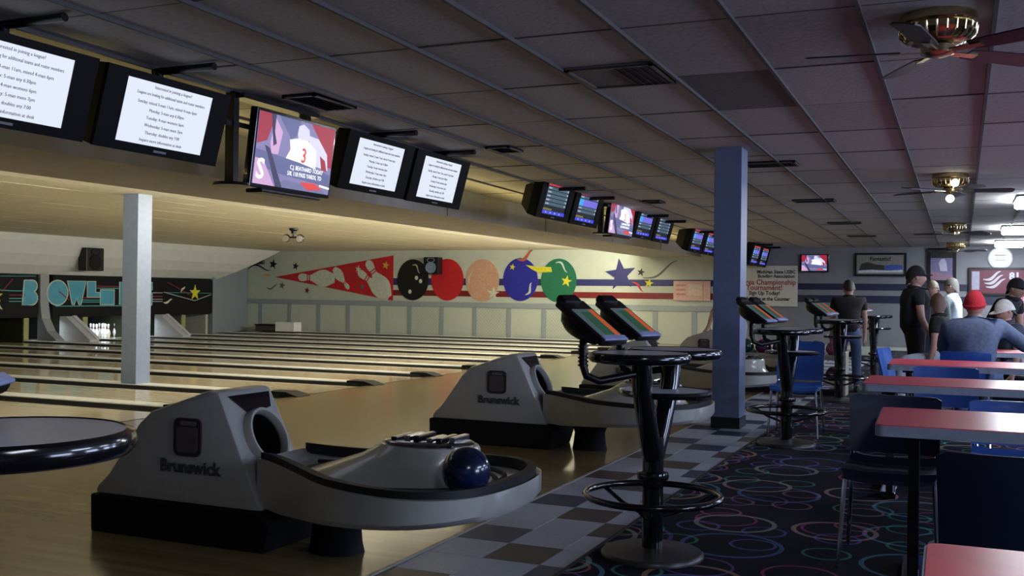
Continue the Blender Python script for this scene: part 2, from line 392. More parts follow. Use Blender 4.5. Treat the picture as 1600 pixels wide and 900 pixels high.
for kq, (h_, b_, w_) in enumerate((((-19.33, 1.74), (-17.95, 1.70), .27), ((-17.42, 1.38), (-17.98, 2.03), .16), ((-16.78, 2.26), (-16.02, 1.12), .30), ((-17.10, 1.94), (-15.98, 1.16), .26))):
    po, nk = pin_poly(h_, b_, w_)
    p_ = onwall(po, 'painted_pin', white_m, .008, .012+.003*kq, pen)
    for q in nk: onwall(q, 'pin_neck_stripe', red, .010, .014+.003*kq, pen)
for cx, cz, r, m in ((-17.10, 2.0, .12, white_m), (-16.12, 2.12, .14, gold), (-16.95, 1.46, .10, grey_m)): onwall(star(cx, cz, r, .2), 'painted_star', m, .008, .012, pen)
for cx, m, cz in ((-15.17, mblack, 1.68), (-14.0, red, 1.69), (-12.85, peach, 1.68), (-11.64, blue_m, 1.71), (-10.46, green_m, 1.69)):
    b = onwall(ell(cx, cz, .54, .62), 'painted_ball', m, 0, .014)
    if m is mblack:
        for hx, hz in ((.13, .06), (.27, -.04), (-.09, -.36)): onwall(ell(cx+hx, cz+hz, .055, .065, 16), 'painted_finger_hole', white_m, .014, .018, b)
        onwall(swoosh((cx-.02, cz+.44), (cx+.28, cz+.26), .07, .025), 'painted_highlight', white_m, .014, .018, b)
    if m is peach:
        onwall(swoosh((cx-.42, cz-.1), (cx-.36, cz+.30), .03, .02), 'painted_highlight', white_m, .014, .018, b)
        onwall(star(cx+.36, cz-.38, .20, .1), 'painted_star', white_m, .014, .02, b)
    if m is blue_m:
        onwall(swoosh((cx+.16, cz-.44), (cx+.40, cz-.12), -.06, .035), 'painted_highlight', white_m, .014, .018, b)
        onwall(star(cx-.25, cz+.36, .10, .2), 'painted_star', yel, .014, .02, b)
        onwall(swoosh((cx-.1, cz+.58), (cx+.42, cz+.78), -.08, .05), 'painted_comet_tail', mat('mural_rust', (.40, .09, .04), .5), .014, .02, b)
        onwall([(cx+.16, cz+.42), (cx+.5, cz+.37), (cx+.95, cz+.36), (cx+.98, cz+.22), (cx+.55, cz+.20), (cx+.35, cz+.30)], 'painted_comet_tail', yel, .018, .022, b)
    if m is green_m:
        onwall(swoosh((cx-.1, cz+.50), (cx+.30, cz+.30), .08, .03), 'painted_highlight', white_m, .014, .018, b)
        onwall(star(cx+.24, cz-.02, .17, .2), 'painted_star', yel, .014, .02, b)
onwall(star(-8.63, 1.86, .46, -.12, .42), 'painted_star', navy, .004, .012)
for cx, cz, r, m in ((-8.05, 1.93, .12, mblack), (-7.82, 1.63, .14, yel), (-20.3, 2.15, .17, mblack), (-19.43, 2.09, .13, mblack), (-19.94, 1.47, .12, grey_m), (-18.98, 1.32, .11, maroon)):
    onwall(star(cx, cz, r, .2), 'painted_star', m, .004, .01)
onwall(swoosh((-8.0, 1.78), (-7.0, 2.16), -.1, .03), 'painted_swoosh', grey_m)
onwall(swoosh((-8.3, 1.66), (-7.95, 1.42), .04, .03), 'painted_swoosh', red, .004, .01)
onwall(swoosh((-21.3, 1.98), (-20.4, 2.08), .12, .03), 'painted_swoosh', mblack)
onwall(swoosh((-20.55, 1.40), (-20.1, 1.44), -.06, .025), 'painted_swoosh', grey_m)
onwall(ell(-20.55, 1.80, .16, .03, 16), 'painted_swoosh', gold)

# ---- concourse ceiling: backing, tiles as pieces, grid bars
ce = MB(); ce.prism([(YW0, zc(YW0)+.10), (YW1, zc(YW1)+.10), (YW1, 3.2), (YW0, 3.2)], lambda a, b: (-6.4, a, b), lambda a, b: (XW1, a, b))
ce = ce.build('ceiling', matt_black); tag(ce, kind='structure')
TX, TY, GX, GY = .655, 1.30, -.505, 5.62
SL = math.atan(.0115)
tmesh = {}
for i, m_ in enumerate((tile_w, tile_w2, tile_dk)):
    o = MB().box(0, TX-.014, 0, TY-.012, 0, .02).build('ceiling_tile', m_, ce, bevel=.003); tmesh[i] = o.data; bpy.data.objects.remove(o)
VENTS = {}
def cell(x, y): return (math.floor((x-GX)/TX), math.floor((y-GY)/TY))
special = {cell(-1.5, 7.6): 2}
nx0, nx1 = cell(-6.35, 0)[0], cell(3.2, 0)[0]
for ix in range(nx0, nx1+1):
    for iy in range(-4, 18):
        x = GX+ix*TX; y = GY+iy*TY
        if y > YW1-.1: continue
        k = special.get((ix, iy), 0 if random.random() < .7 else 1)
        sx_ = 1; x_ = x
        if x < -6.4: sx_ = max(.05, (x+TX+6.4)/TX); x_ = -6.4
        sy_ = min(1, (YW1-y)/TY)
        share('ceiling_tile', tmesh[k], ce, (x_+.006, y+.006, zc(y)+random.uniform(.003, .007)), (-SL+random.uniform(-.003, .003), random.uniform(-.005, .005), random.uniform(-.002, .002)), (sx_, sy_, 1))
MB().prism([(3.8, 0), (XW1, 0), (XW1, .02), (3.8, .02)], lambda a, b: (a, YW0, zc(YW0)+b), lambda a, b: (a, YW1, zc(YW1)+b)).build('ceiling_field', tile_w, ce)
for ix in range(nx0+1, nx1+2):
    x = GX+ix*TX
    if x < -6.35: continue
    MB().prism([(x-.011, .001), (x+.011, .001), (x+.011, .028), (x-.011, .028)], lambda a, b: (a, YW0, zc(YW0)+b+.0), lambda a, b: (a, YW1, zc(YW1)+b)).build('grid_bar', tbar, ce)
for iy in range(-4, 18):
    y = GY+iy*TY
    if y < YW1: MB().box(-6.4, GX+(nx1+1)*TX, y-.011, y+.011, zc(y)+.003, zc(y)+.026).build('grid_bar', tbar, ce)
# ---- dropped beam above the foul line
bz = 2.345
bm_ = MB().box(-7.9, -6.4, YW0, YW1, bz, 3.0).build('trim_1', beam_p); tag(bm_, kind='structure')
for y in (1.6, 5.2, 8.8, 12.4, 16.0, 19.6, 23.2): MB().box(-6.400, -6.394, y-.004, y+.004, bz, 2.75).build('panel_joint', matt_black, bm_)
# ---- lane ceiling
lc = MB().box(-21.0, -7.9, YW0, YW1, 2.60, 3.0).build('ceiling', matt_black); tag(lc, kind='structure')
o = MB().box(0, TX-.005, 0, TY-.005, 0, .02).build('ceiling_tile', lane_tile, lc); ltm = o.data; bpy.data.objects.remove(o)
rest = MB(); n_l = 0
for ix in range(21):
    for iy in range(-1, 18):
        x = -7.9-(ix+1)*TX; y = 4.6+iy*TY; wy = min(TY, YW1-y)
        if x < -21.1 or wy < .05: continue
        dz = random.uniform(-.0008, .0008)
        if ix < 15 and n_l < 290:
            share('ceiling_tile', ltm, lc, (x+.0025, y+.0025, 2.565+dz), (random.uniform(-.0008, .0008), random.uniform(-.0008, .0008), 0), (1, wy/TY, 1)); n_l += 1
        else: rest.box(x+.006, x+TX-.006, y+.006, y+wy-.006, 2.565+dz, 2.585+dz)
tag(rest.build('ceiling_tile_field', lane_tile, lc), kind='stuff')
MB().box(-21.0, -7.9, YW0, 3.3, 2.565, 2.60).build('ceiling_field', lane_tile, lc)
# ---- fascia above the masking units
fas = MB(); prof = [(-19.95, 2.60), (-20.0, 2.40), (-20.12, 2.1), (-20.3, 1.85), (-20.47, 1.70), (-20.55, 1.63), (-20.8, 1.63), (-20.8, 2.60)]
fas.prism(prof, lambda a, b: (a, YW0, b), lambda a, b: (a, YW1-2.4*(2.6-b)/.97 if b < 2.6 else YW1, b))
fo = fas.build('trim_2', mat('fascia_paint', (.58, .58, .55), .6, var=.05, scale=4)); tag(fo, kind='structure')

# ------------------------------------------------------------------ columns
def column(x0, x1, y0, y1, z1, label, base):
    c = empty('column', ((x0+x1)/2, (y0+y1)/2, 0))
    tag(c, label, 'column'); hx, hy = (x1-x0)/2, (y1-y0)/2
    MB().box(-hx, hx, -hy, hy, .03 if not base else 0.004, z1).build('shaft', mat('slate_blue_paint', (.15, .19, .31), .45, var=.06, bump=.05) if base else col_paint, c, bevel=.006)
    if base: MB().box(-hx-.008, hx+.008, -hy-.008, hy+.008, .004, .11).build('base_band', rubber, c, bevel=.003)
    return c
column(-2.255, -1.985, 10.12, 10.42, zc(10.2)+.01, 'blue-grey square column with dark base on the pale tiled strip', True)
column(-10.28, -10.02, 10.49, 10.75, 2.585, 'grey square column standing out among the lanes before the masking panels', False)

# ------------------------------------------------------------------ masking units and pin decks
MX = -20.5
mask_b = mat('mask_black', (.008, .008, .009), .6, spec=.15); lt_blue = mat('mask_letter_blue', (.06, .30, .42), .5, var=.1, scale=3)
lt_cream = mat('mask_outline_cream', (.55, .62, .50), .5); neon_r = mat('mask_red_line', (.32, .03, .05), .5); neon_t = mat('mask_teal_line', (.10, .42, .42), .5)
neon_g = mat('mask_grey_line', (.40, .42, .45), .5); pillar_p = mat('pillar_grey', (.25, .27, .28), .5, var=.06)
def yz(poly, name, m, parent, d0, d1): return MB().prism(poly, lambda a, b: (MX+d0, a, b), lambda a, b: (MX+d1, a, b)).build(name, m, parent)
def outline(poly, parent, r=.016): return MB().tube([(MX+.028, a, b) for a, b in poly], r, 6, closed=True).build('letter_outline', lt_cream, parent)
def rrect(y0, y1, z0, z1, r, n=5):
    P = []
    for cx, cz, a0 in ((y1-r, z1-r, 0), (y0+r, z1-r, PI/2), (y0+r, z0+r, PI), (y1-r, z0+r, 1.5*PI)):
        for i in range(n+1): P.append((cx+r*math.cos(a0+i*PI/2/n), cz+r*math.sin(a0+i*PI/2/n)))
    return P
def line(y0, z0, y1, z1, m, parent, w_=.012): return MB().tube([(MX+.03, y0, z0), (MX+.03, y1, z1)], w_, 5).build('neon_line', m, parent)
def masking(y0, y1, label):
    e = empty('masking_unit', (0, 0, 0)); tag(e, label, 'masking panel')
    yz(rrect(y0, y1, .58, 1.62, .10), 'panel', mask_b, e, 0, .02)
    return e
LB, LT = .88, 1.48
def letter(poly, parent):
    l = yz(poly, 'letter', lt_blue, parent, .02, .03); outline(poly, l); return l
B_ = [(17.80, LB), (17.86, LT), (18.16, LT)]+[(18.16+.16*math.sin(a), 1.34+.14*math.cos(a)) for a in (.4, .8, 1.2, 1.6, 2.0, 2.4)]+[(18.20, 1.20)]+[(18.14+.20*math.sin(a), 1.05+.17*math.cos(a)) for a in (.5, .9, 1.3, 1.7, 2.1, 2.5, 2.9)]
m1 = masking(14.6, 18.20, 'black masking panel left of the grey divider, with star and start of the word')
letter([(17.72+(a-17.80)*.82, b) for a, b in B_], m1)
for z, m in ((1.22, neon_t), (1.12, neon_r), (1.04, neon_t), (.97, neon_t)): line(17.35, z, 17.79, z, m, m1)
line(17.1, 1.56, 18.1, 1.58, neon_t, m1, .007); line(16.6, 1.26, 17.4, 1.22, neon_t, m1); line(17.15, 1.2, 17.45, 1.5, neon_r, m1)
yz(star(17.02, 1.10, .17), 'painted_star', yel, m1, .02, .03); yz(swoosh((16.9, .98), (17.2, .82), .04, .03), 'painted_swoosh', cream_m, m1, .02, .03)
m2 = masking(18.62, 24.50, 'long black masking panel carrying blue letters and a yellow star')
letter([(18.76+.32*math.sin(2*PI*i/22), 1.18+.31*math.cos(2*PI*i/22)) for i in range(22)], m2)
letter([(19.06, LT), (19.66, LT), (19.50, LB), (19.44, LB), (19.36, 1.03), (19.28, LB), (19.22, LB)], m2)
letter([(19.70, LT), (19.98, LT), (19.98, 1.20), (20.12, 1.20), (20.12, 1.07), (19.70, 1.07)], m2)
letter([(20.14, LB), (20.14, 1.27), (20.62, 1.27), (20.62, LB)], m2)
letter([(20.80, LB), (20.80, LT), (20.98, LT), (21.12, 1.15), (21.12, LT), (21.34, LT), (21.34, LB), (21.16, LB), (21.02, 1.2), (21.02, LB)], m2)
letter([(21.44, LB), (21.44, LT), (22.0, LT), (22.0, 1.28), (21.94, 1.24), (22.0, 1.18), (22.0, LB)], m2)
for z, m in ((1.06, neon_r), (1.0, neon_t), (.95, neon_t)): line(19.52, z, 20.12, z, m, m2)
for z, m in ((1.36, neon_r), (1.31, neon_t)): line(20.02, z, 20.8, z, m, m2)
for z, m in ((1.20, neon_g), (1.10, neon_r), (1.02, neon_g), (.96, neon_g)): line(22.02, z, 22.4, z, m, m2)
line(18.7, .85, 22.0, .85, neon_t, m2); line(22.45, 1.22, 23.72, .98, neon_g, m2); line(23.72, .98, 24.42, 1.16, neon_g, m2)
line(22.45, 1.21, 24.44, 1.2, neon_t, m2, .007); line(22.6, 1.50, 23.6, 1.12, neon_r, m2, .008)
line(18.8, 1.22, 19.12, 1.0, neon_r, m2); line(21.6, 1.38, 21.98, 1.12, neon_r, m2)
yz(star(23.72, 1.21, .24), 'painted_star', yel, m2, .03, .045); yz(swoosh((22.45, .93), (22.8, 1.0), -.03, .03), 'painted_swoosh', cream_m, m2, .02, .03)
yz(swoosh((23.15, 1.22), (23.3, 1.4), .02, .03), 'painted_swoosh', cream_m, m2, .02, .03)
# divider pillars that sweep forward at the foot
def pillar(y0, y1, label):
    P = [(MX-.05, 1.63), (MX+.035, 1.63), (MX+.04, .9), (MX+.10, .55), (MX+.28, .25), (MX+.55, .06), (MX+.60, -.02), (MX-.05, -.02)]
    e = MB().prism(P, lambda a, b: (a, y0, b), lambda a, b: (a, y1, b)).build('divider_pillar', pillar_p, smooth=False, bevel=.01); tag(e, label, 'pillar')
pillar(18.24, 18.50, 'grey divider pillar sweeping forward between the two masking panels')
# right end: grey-blue side panel between mask and far wall
se = MB().prism([(MX+.02, 24.54), (MX-.78, FY-.045), (MX-1.1, FY-.045), (MX-.3, 24.54)], lambda a, b: (a, b, 0), lambda a, b: (a, b, 2.56)).build('side_panel', mat('side_panel_grey', (.25, .29, .33), .5, var=.05), None, bevel=.01)
tag(se, 'tall blue-grey panel closing the corner between masking and far wall', 'panel')
# pin decks
MB().box(-21.0-.9, -20.6, YW0, FY, -.14, -.02).build('pin_deck', lane_wood, fl)
MB().box(-22.2, -22.1, YW0, FY, -.1, 1.7).build('pit_curtain', matt_black, fl)
kick = mat('kickback_paint', (.035, .036, .02), .5, var=.15, scale=4); hood_p = mat('hood_grey', (.45, .45, .47), .4, var=.05)
for k, y in enumerate([c for c in CAPS if 14 < c < 24.0]):
    MB().box(-21.9, MX-.02, y-.06, y+.06, -.02, .57).build('kickback', kick, fl)
    MB().box(MX-.02, MX+.02, y-.07, y+.07, -.02, .57).build('kickback_edge', mat('kickback_edge', (.30, .31, .12), .5), fl)
MB().box(-21.6, MX-.05, 24.3, 24.4, -.02, .57).build('kickback', mat('kickback_pale', (.42, .41, .38), .5), fl)
def hood(y, label):
    e = empty('ball_lift_hood', (MX, y, 0)); tag(e, label, 'hood')
    MB().prism([(.03, .60), (.03, -.02), (1.05, -.02), (1.05, .04), (.25, .60)], lambda a, b: (a, -.15, b), lambda a, b: (a, .15, b)).build('hood_shell', hood_p, e, bevel=.015)
    MB().prism([(.23, .605), (1.06, .045), (1.06, .06), (.25, .62)], lambda a, b: (a, .05, b), lambda a, b: (a, .17, b)).build('edge_strip', mat('strip_pale', (.55, .55, .60), .4), e)
hood(18.98, 'grey sloping hood between pin decks left of the near column'); hood(22.25, 'grey sloping hood between pin decks right of the near column')
# pins
pm = MB().lathe([(.028, 0), (.034, .02), (.052, .09), (.0605, .115), (.055, .16), (.036, .215), (.024, .25), (.0235, .275), (.029, .32), (.0325, .345), (.028, .368), (.012, .381), (.001, .383)], n=12).build('bowling_pin', white_p, smooth=True)
pst = MB().lathe([(.0248, .245), (.0240, .255), (.0240, .262), (.0243, .27)], n=12).build('neck_stripe', red, pm)
def place_pin(x, y, label, group=None, first=[True]):
    o = pm if first[0] else copy_tree(pm); first[0] = False
    o.location = (x, y, -.02); tag(o, label, 'pin', group)
place_pin(-20.85, 18.62, 'single white bowling pin left standing beside the divider pillar')
tri = [(0, 0)]+[(-.264, s*.153) for s in (-1, 1)]+[(-.528, s*.305) for s in (-1, 0, 1)]+[(-.79, s*.153) for s in (-3, -1, 1, 3)]
for yc, nm in ((20.68, 'white pin in the lit rack just left of the near column'), (21.75, 'white pin in the lit rack just right of the near column')):
    for a, b in tri: place_pin(-20.72+a, yc+b, nm, nm+'s')

# ------------------------------------------------------------------ ball returns
badge_m = mat('badge_brown', (.045, .03, .035), .4); letter_d = mat('lettering_dark', (.07, .072, .075), .5)
def ball_return(Y0, label):
    e = empty('ball_return', (-3.70, Y0, 0)); tag(e, label, 'ball return')
    X = lambda x: x+3.70
    P = [(-4.26, .20), (-4.245, .245), (-4.17, .31), (-4.06, .46), (-3.97, .59), (-3.89, .66), (-3.52, .785), (-3.45, .78), (-3.17, .20)]
    hood_o = MB().prism(P, lambda a, b: (X(a), .0+.02*(b-.2), b), lambda a, b: (X(a), .47-.05*(b-.2), b)).build('hood', shell, e, smooth=True, bevel=.018)
    S = [(-4.27, 0.0), (-4.275, .20), (-3.16, .20), (-3.10, .13), (-3.14, 0.0)]
    MB().prism(S, lambda a, b: (X(a), -.015, b), lambda a, b: (X(a), .49, b)).build('skirt', matt_black, e, bevel=.01)
    d = Vector((.28, 0, -.58)).normalized(); nrm = Vector((.58, 0, .28)).normalized()
    top = Vector((X(-3.45), 0, .78))
    yc = .235
    M = Matrix((( d.x, 0, nrm.x), (0, 1, 0), (d.z, 0, nrm.z))).to_4x4()
    hc = top+d*.275+Vector((0, yc, 0))
    MB().lathe([(.150, -.01), (.148, .03), (.140, .045), (.128, .045), (.122, .03), (.122, .006), (.150, .006)], hc, 32, M, 1.08, 1, True).build('ball_exit_collar', shell, e, smooth=True)
    cut = MB().lathe([(0, -.17), (.124, -.17), (.124, .1), (0, .1)], hc, 32, M, 1.08, 1).build('cutter', matt_black, e)
    bo = hood_o.modifiers.new('cut', 'BOOLEAN'); bo.object = cut; bo.operation = 'DIFFERENCE'; bo.solver = 'EXACT'
    dg = bpy.context.evaluated_depsgraph_get(); dg.update()
    hood_o.data = bpy.data.meshes.new_from_object(hood_o.evaluated_get(dg)); hood_o.modifiers.clear(); bpy.data.objects.remove(cut)
    if len(hood_o.data.materials) > 1: hood_o.data.materials.pop(index=1)
    MB().lathe([(.122, .0), (.122, -.165), (.0, -.165), (0, -.16), (.118, -.16), (.118, .0)], hc, 32, M, 1.08, 1, ring=True).build('ball_exit', matt_black, e)
    q = lambda t, y, h=.004: top+d*t+Vector((0, y, 0))+nrm*h
    tr = [(.03, .07), (.03, .40), (.115, .37), (.125, .30), (.115, yc), (.125, .17)]
    MB().add([q(t, y, .001) for t, y in tr]+[q(t, y, .010) for t, y in tr], [tuple(range(6)), tuple(range(11, 5, -1))]+[(i, (i+1) % 6, (i+1) % 6+6, i+6) for i in range(6)]).build('control_panel', gloss_black, e)
    bd = MB().prism(rrect(X(-3.72), X(-3.545), .445, .64, .035), lambda a, b: (a, -.004, b), lambda a, b: (a, .02, b)).build('badge', badge_m, e)
    MB().prism(rrect(X(-3.70), X(-3.565), .465, .595, .02), lambda a, b: (a, -.007, b), lambda a, b: (a, -.003, b)).build('badge_inset', mat('badge_inset', (.10, .085, .095), .4), bd)
    MB().prism(rrect(X(-3.675), X(-3.575), .603, .625, .008), lambda a, b: (a, -.007, b), lambda a, b: (a, -.003, b)).build('badge_inset', mat('badge_pale', (.16, .15, .15), .4), bd)
    text('lettering', 'Brunswick', .092, letter_d, e, Matrix.Translation((X(-3.615), -.002, .388)) @ FACE_NY, bold=.0022, depth=.003)
    # rack: oval tray on a black leg
    half = [(-3.22, .20), (-3.10, .23), (-2.95, .30), (-2.78, .385), (-2.6, .47), (-2.42, .54), (-2.25, .575), (-2.1, .565), (-1.98, .50), (-1.89, .38), (-1.845, .22), (-1.83, .0)]
    half = smooth_line(half)
    yc2 = .16
    def ycx(x): return .235+(yc2-.235)*min(1, max(0, (x+3.2)/.6))
    out = [(x, ycx(x)-h) for x, h in half]+[(x, ycx(x)+h) for x, h in half[-2::-1]]
    def zb(x): return .215+.10*max(0, min(1, (x+3.0)/1.1))
    def zt(x): return .47-.03*min(1, max(0, (x+3.2)/.5))
    n = len(out)
    rings = [[(X(x)-(.0 if x < -3.1 else .02), yc2+(y-yc2)*.93, zb(x)) for x, y in out], [(X(x), y, zb(x)+.03) for x, y in out], [(X(x), y, zt(x)-.012) for x, y in out], [(X(x), yc2+(y-yc2)*.94, zt(x)-.01) for x, y in out], [(X(-2.5)+(X(x)-X(-2.5))*.93, yc2+(y-yc2)*.88, .405) for x, y in out]]
    MB().loft(rings).build('tray', shell, e, smooth=True)
    nr = [(X(-2.6)+(X(x)-X(-2.6))*.97, yc2+(y-yc2)*.955, zt(x)) for x, y in out]
    rr = []
    for (x, y, z) in nr: rr.append([(x, y, z)])
    c0 = Vector((X(-2.5), yc2, 0))
    lo = []
    for (x, y, z) in nr:
        v = Vector((x, y, 0)); inn = (c0-v).normalized()
        lo.append([(v.x, v.y, z-.02), (v.x, v.y, z+.022), (v.x+inn.x*.045, v.y+inn.y*.045, z+.022), (v.x+inn.x*.05, v.y+inn.y*.05, z-.03)])
    MB().loft(lo).build('padded_rail', rubber, e, smooth=True)
    MB().tube([(X(-2.55)+(x-X(-2.55))*.80, yc2+(y-yc2)*.74, .412) for x, y, z in nr], .012, 8).build('inner_track', rubber, e, smooth=True)
    rg = []
    for cx, a, b, z in ((-2.50, .50, .36, .40), (-2.49, .47, .33, .425), (-2.44, .38, .27, .47), (-2.37, .30, .225, .52), (-2.33, .26, .20, .565), (-2.325, .245, .19, .58)):
        rg.append([(X(cx)+a*math.cos(2*PI*i/32), yc2+.02+b*math.sin(2*PI*i/32), z) for i in range(32)])
    MB().loft(rg).build('island', shell, e, smooth=True)
    MB().tube([(X(-2.50)+.505*math.cos(2*PI*i/32), yc2+.02+.365*math.sin(2*PI*i/32), .413) for i in range(32)], .011, 6, True).build('island_seal', rubber, e, smooth=True)
    vp = MB().lathe([(.0, .578), (1, .578), (1, .592), (.93, .598), (0, .594)], (X(-2.325), yc2+.02, 0), 32, None, .225, .17).build('vent_plate', mat('smoked_chrome', (.30, .29, .30), .15, 1), e, smooth=True)
    for k in range(6):
        a = -.15+.06*k
        MB().box(X(-2.325)+a-.016, X(-2.325)+a+.016, yc2-.06+.02*(k % 2), yc2+.12, .594, .612+.006*(k % 3), Matrix.Rotation(.0, 4, 'Z')).build('vent_louvre', chrome if k % 2 else gloss_black, vp, bevel=.005)
    MB().loft([[(X(-2.86)+a*math.cos(2*PI*i/20), yc2+.05+b*math.sin(2*PI*i/20), z) for i in range(20)] for a, b, z in ((.15, .12, 0), (.14, .11, .04), (.13, .10, .14), (.16, .13, .22), (.24, .16, .25))]).build('leg', matt_black, e, smooth=True)
    return e
ball_return(4.17, 'grey ball return nearest the camera, with a dark blue ball on its tray')
ball_return(8.0, 'grey ball return second from the camera, with an empty tray')
ball_return(11.85, 'grey ball return behind the nearest full scoring table')
ball_return(15.7, 'grey ball return partly hidden by the blue-grey column')
# ball on the first tray: finger holes sit on it
bb = MB().sphere((0, 0, 0), .108, 32).build('bowling_ball', mat('ball_blue', (.006, .012, .045), .18, var=.7, scale=9, coat=.5), smooth=True)
bb.location = (-1.985, 4.06, .518); tag(bb, 'dark blue marbled bowling ball on the nearest ball return', 'ball')
bb.rotation_euler = (.4, .3, .2)
for a, b in ((-.022, .03), (.022, .03), (0, -.045)):
    n_ = Vector((a, b-.045, .108)).normalized()
    MB().lathe([(0, .1065), (.012, .1065), (.012, .1085), (0, .1085)], (0, 0, 0), 12, n_.to_track_quat('Z', 'Y').to_matrix().to_4x4()).build('finger_hole', matt_black, bb)

# ------------------------------------------------------------------ scoring tables
lcd_g = em('lcd_green', (.02, .08, .045), .8); lcd_o = em('lcd_orange', (.85, .14, .03), .5); lcd_d = em('lcd_grey', (.10, .16, .18), .5)
key_b = mat('key_strip', (.35, .38, .62), .25)
def console(e, x, y, z, to, yaw=-.35):
    """wedge shaped lane console tilted towards the seats (+X), parts hang on the housing"""
    M = Matrix.Translation((x+.02, y, z)) @ Matrix.Rotation(yaw, 4, 'Z') @ Matrix.Rotation(math.radians(33), 4, 'Y') @ Matrix.Scale(.86, 4)
    h = MB(); h.box(-.20, .19, -.115, .115, -.02, .022, M)
    ho = h.build('console', black, e, bevel=.012, smooth=True)
    bl = MB().loft([[M @ Vector((cx+a*math.cos(2*PI*i/16), b*math.sin(2*PI*i/16), zz)) for i in range(16)] for cx, a, b, zz in ((-.04, .165, .11, -.015), (-.04, .16, .105, -.05), (-.05, .135, .09, -.085), (-.07, .08, .06, -.11))])
    bl.build('rear_bulge', black, ho, smooth=True)
    MB().box(-.10, .15, -.085, .085, .022, .026, M).build('screen', lcd_d, ho)
    MB().box(-.07, .145, -.045, .035, .026, .028, M).build('screen_field', lcd_g, ho)
    MB().box(-.09, .148, .040, .075, .026, .029, M).build('screen_bar', lcd_o, ho)
    MB().box(.155, .195, -.10, .10, .020, .032, M).build('key_strip', key_b, ho, bevel=.004)
    MB().box(-.24, -.17, -.075, .075, -.012, .035, M).build('visor', black, ho, bevel=.012)
    pts = [(x-.02, y, z-.07), (x-.02, y, z-.20), (x-.005, y+.004, z-.25), (x+.045, y+(to[1]-y)*.2, z-.275), (to[0], to[1], z-.24)]
    na = MB().tube(pts, .019, 10).build('console_arm', black, e, smooth=True)
    for k in range(6): MB().lathe([(.017, -.006), (.025, -.004), (.025, .004), (.017, .006)], (x-.02, y, z-.11-.018*k), 12, ring=True).build('bellows_ring', black, na)
def scoring_table(x, y, label, tops=((-.02, -.19), (.03, .27)), cons=((-.22, -.38), (-.22, .20))):
    e = empty('scoring_table', (x, y, 0)); tag(e, label, 'scoring table')
    MB().lathe([(.255, .004), (.255, .02), (.245, .032), (.10, .045), (.07, .05), (0, .05)], n=32).build('base', mat('base_brown_black', (.03, .027, .026), .35), e, smooth=True)
    MB().lathe([(.052, .04), (.052, .60), (.0, .60)], n=20).build('post', gloss_black, e, smooth=True)
    MB().lathe([(.054, .38), (.075, .385), (.08, .40), (.075, .42), (.054, .425)], n=20, ring=True).build('collar', gloss_black, e, smooth=True)
    R_ = .335
    rg = MB().tube([(R_*math.cos(2*PI*i/36), R_*math.sin(2*PI*i/36), .305) for i in range(36)], .017, 10, True).build('foot_ring', gloss_black, e, smooth=True)
    for k in range(3):
        a = 2*PI*k/3+.6
        MB().tube([(.05*math.cos(a), .05*math.sin(a), .20), (.2*math.cos(a), .2*math.sin(a), .235), (R_*math.cos(a), R_*math.sin(a), .30)], .011, 8).build('spoke', gloss_black, rg, smooth=True)
    for i, (tx, ty) in enumerate(tops):
        MB().tube([(0, 0, .48), (tx*.35, ty*.35, .62), (tx*.75, ty*.8, .84), (tx*.85, ty*.9, .985)], [.05, .05, .05, .052], 14).build('arm', gloss_black, e, smooth=True)
        t = MB().lathe([(0, .99), (.215, .99), (.228, 1.0), (.228, 1.022), (0, 1.022)], (tx, ty, 0), 40).build('table_top', laminate, e)
        MB().lathe([(.222, .975), (.236, .978), (.246, .99), (.248, 1.005), (.242, 1.019), (.228, 1.0245), (.222, 1.021)], (tx, ty, 0), 40, ring=True).build('edge_moulding', gloss_black, t, smooth=True)
    t = MB().lathe([(0, .80), (.215, .80), (.225, .806), (.225, .82), (0, .822)], (.03, .10, 0), 36).build('drink_shelf', laminate, e)
    MB().lathe([(.218, .792), (.232, .798), (.237, .81), (.232, .822), (.22, .824)], (.03, .10, 0), 36, ring=True).build('edge_moulding', gloss_black, t, smooth=True)
    for (cx, cyy, *yw), tp in zip(cons, tops): console(e, cx, cyy, 1.165, (tp[0]*.85, tp[1]*.9), *yw)
    return e
scoring_table(-1.40, 4.98, 'black scoring table with foot ring beside the tiled strip, two consoles in full view')
scoring_table(-1.75, .87, 'scoring table cut by the left edge, pale top and glossy black rim', tops=((-.02, -.45), (.06, .55)), cons=((-.24, -.55), (-.27, .62, .55)))
scoring_table(-1.40, 9.25, 'black scoring table in front of the blue chair, right of the column')
scoring_table(-1.40, 13.45, 'black scoring table far along the carpet, third from the camera')
scoring_table(-1.30, 17.6, 'small distant black scoring table, last of the row')

# ------------------------------------------------------------------ monitors on the dropped beam
scr_w = em('screen_white', (.80, .86, 1.0), .95); scr_k = em('screen_ink', (.10, .11, .16), .6)
LINES = ['Interested in joining a league?', 'Leagues are looking for additional teams and roster members', 'Sunday: mixed 3-man 11am, mixed 4-man 6pm', 'Monday: 5-man any 6:30pm', 'Tuesday: 4-man womens 6pm', 'Wednesday: 5-man mens 7pm', 'Thursday: doubles any 7:00', 'Inquire more information at desk']
s_red = em('score_red', (.75, .06, .07), .8); s_row = em('score_teal', (.07, .14, .20), .8); s_blue = em('score_blue', (.05, .06, .75), 1.0)
s_cyan = em('score_cyan', (.06, .38, .9), 1.0); s_vio = em('score_violet', (.20, .16, .8), .9); s_dk = em('score_dark', (.004, .008, .014), .8); s_yel = em('score_yellow', (.35, .28, .03), .6); s_wh = em('score_white', (.55, .6, .75), .7)
TILT = math.radians(15)
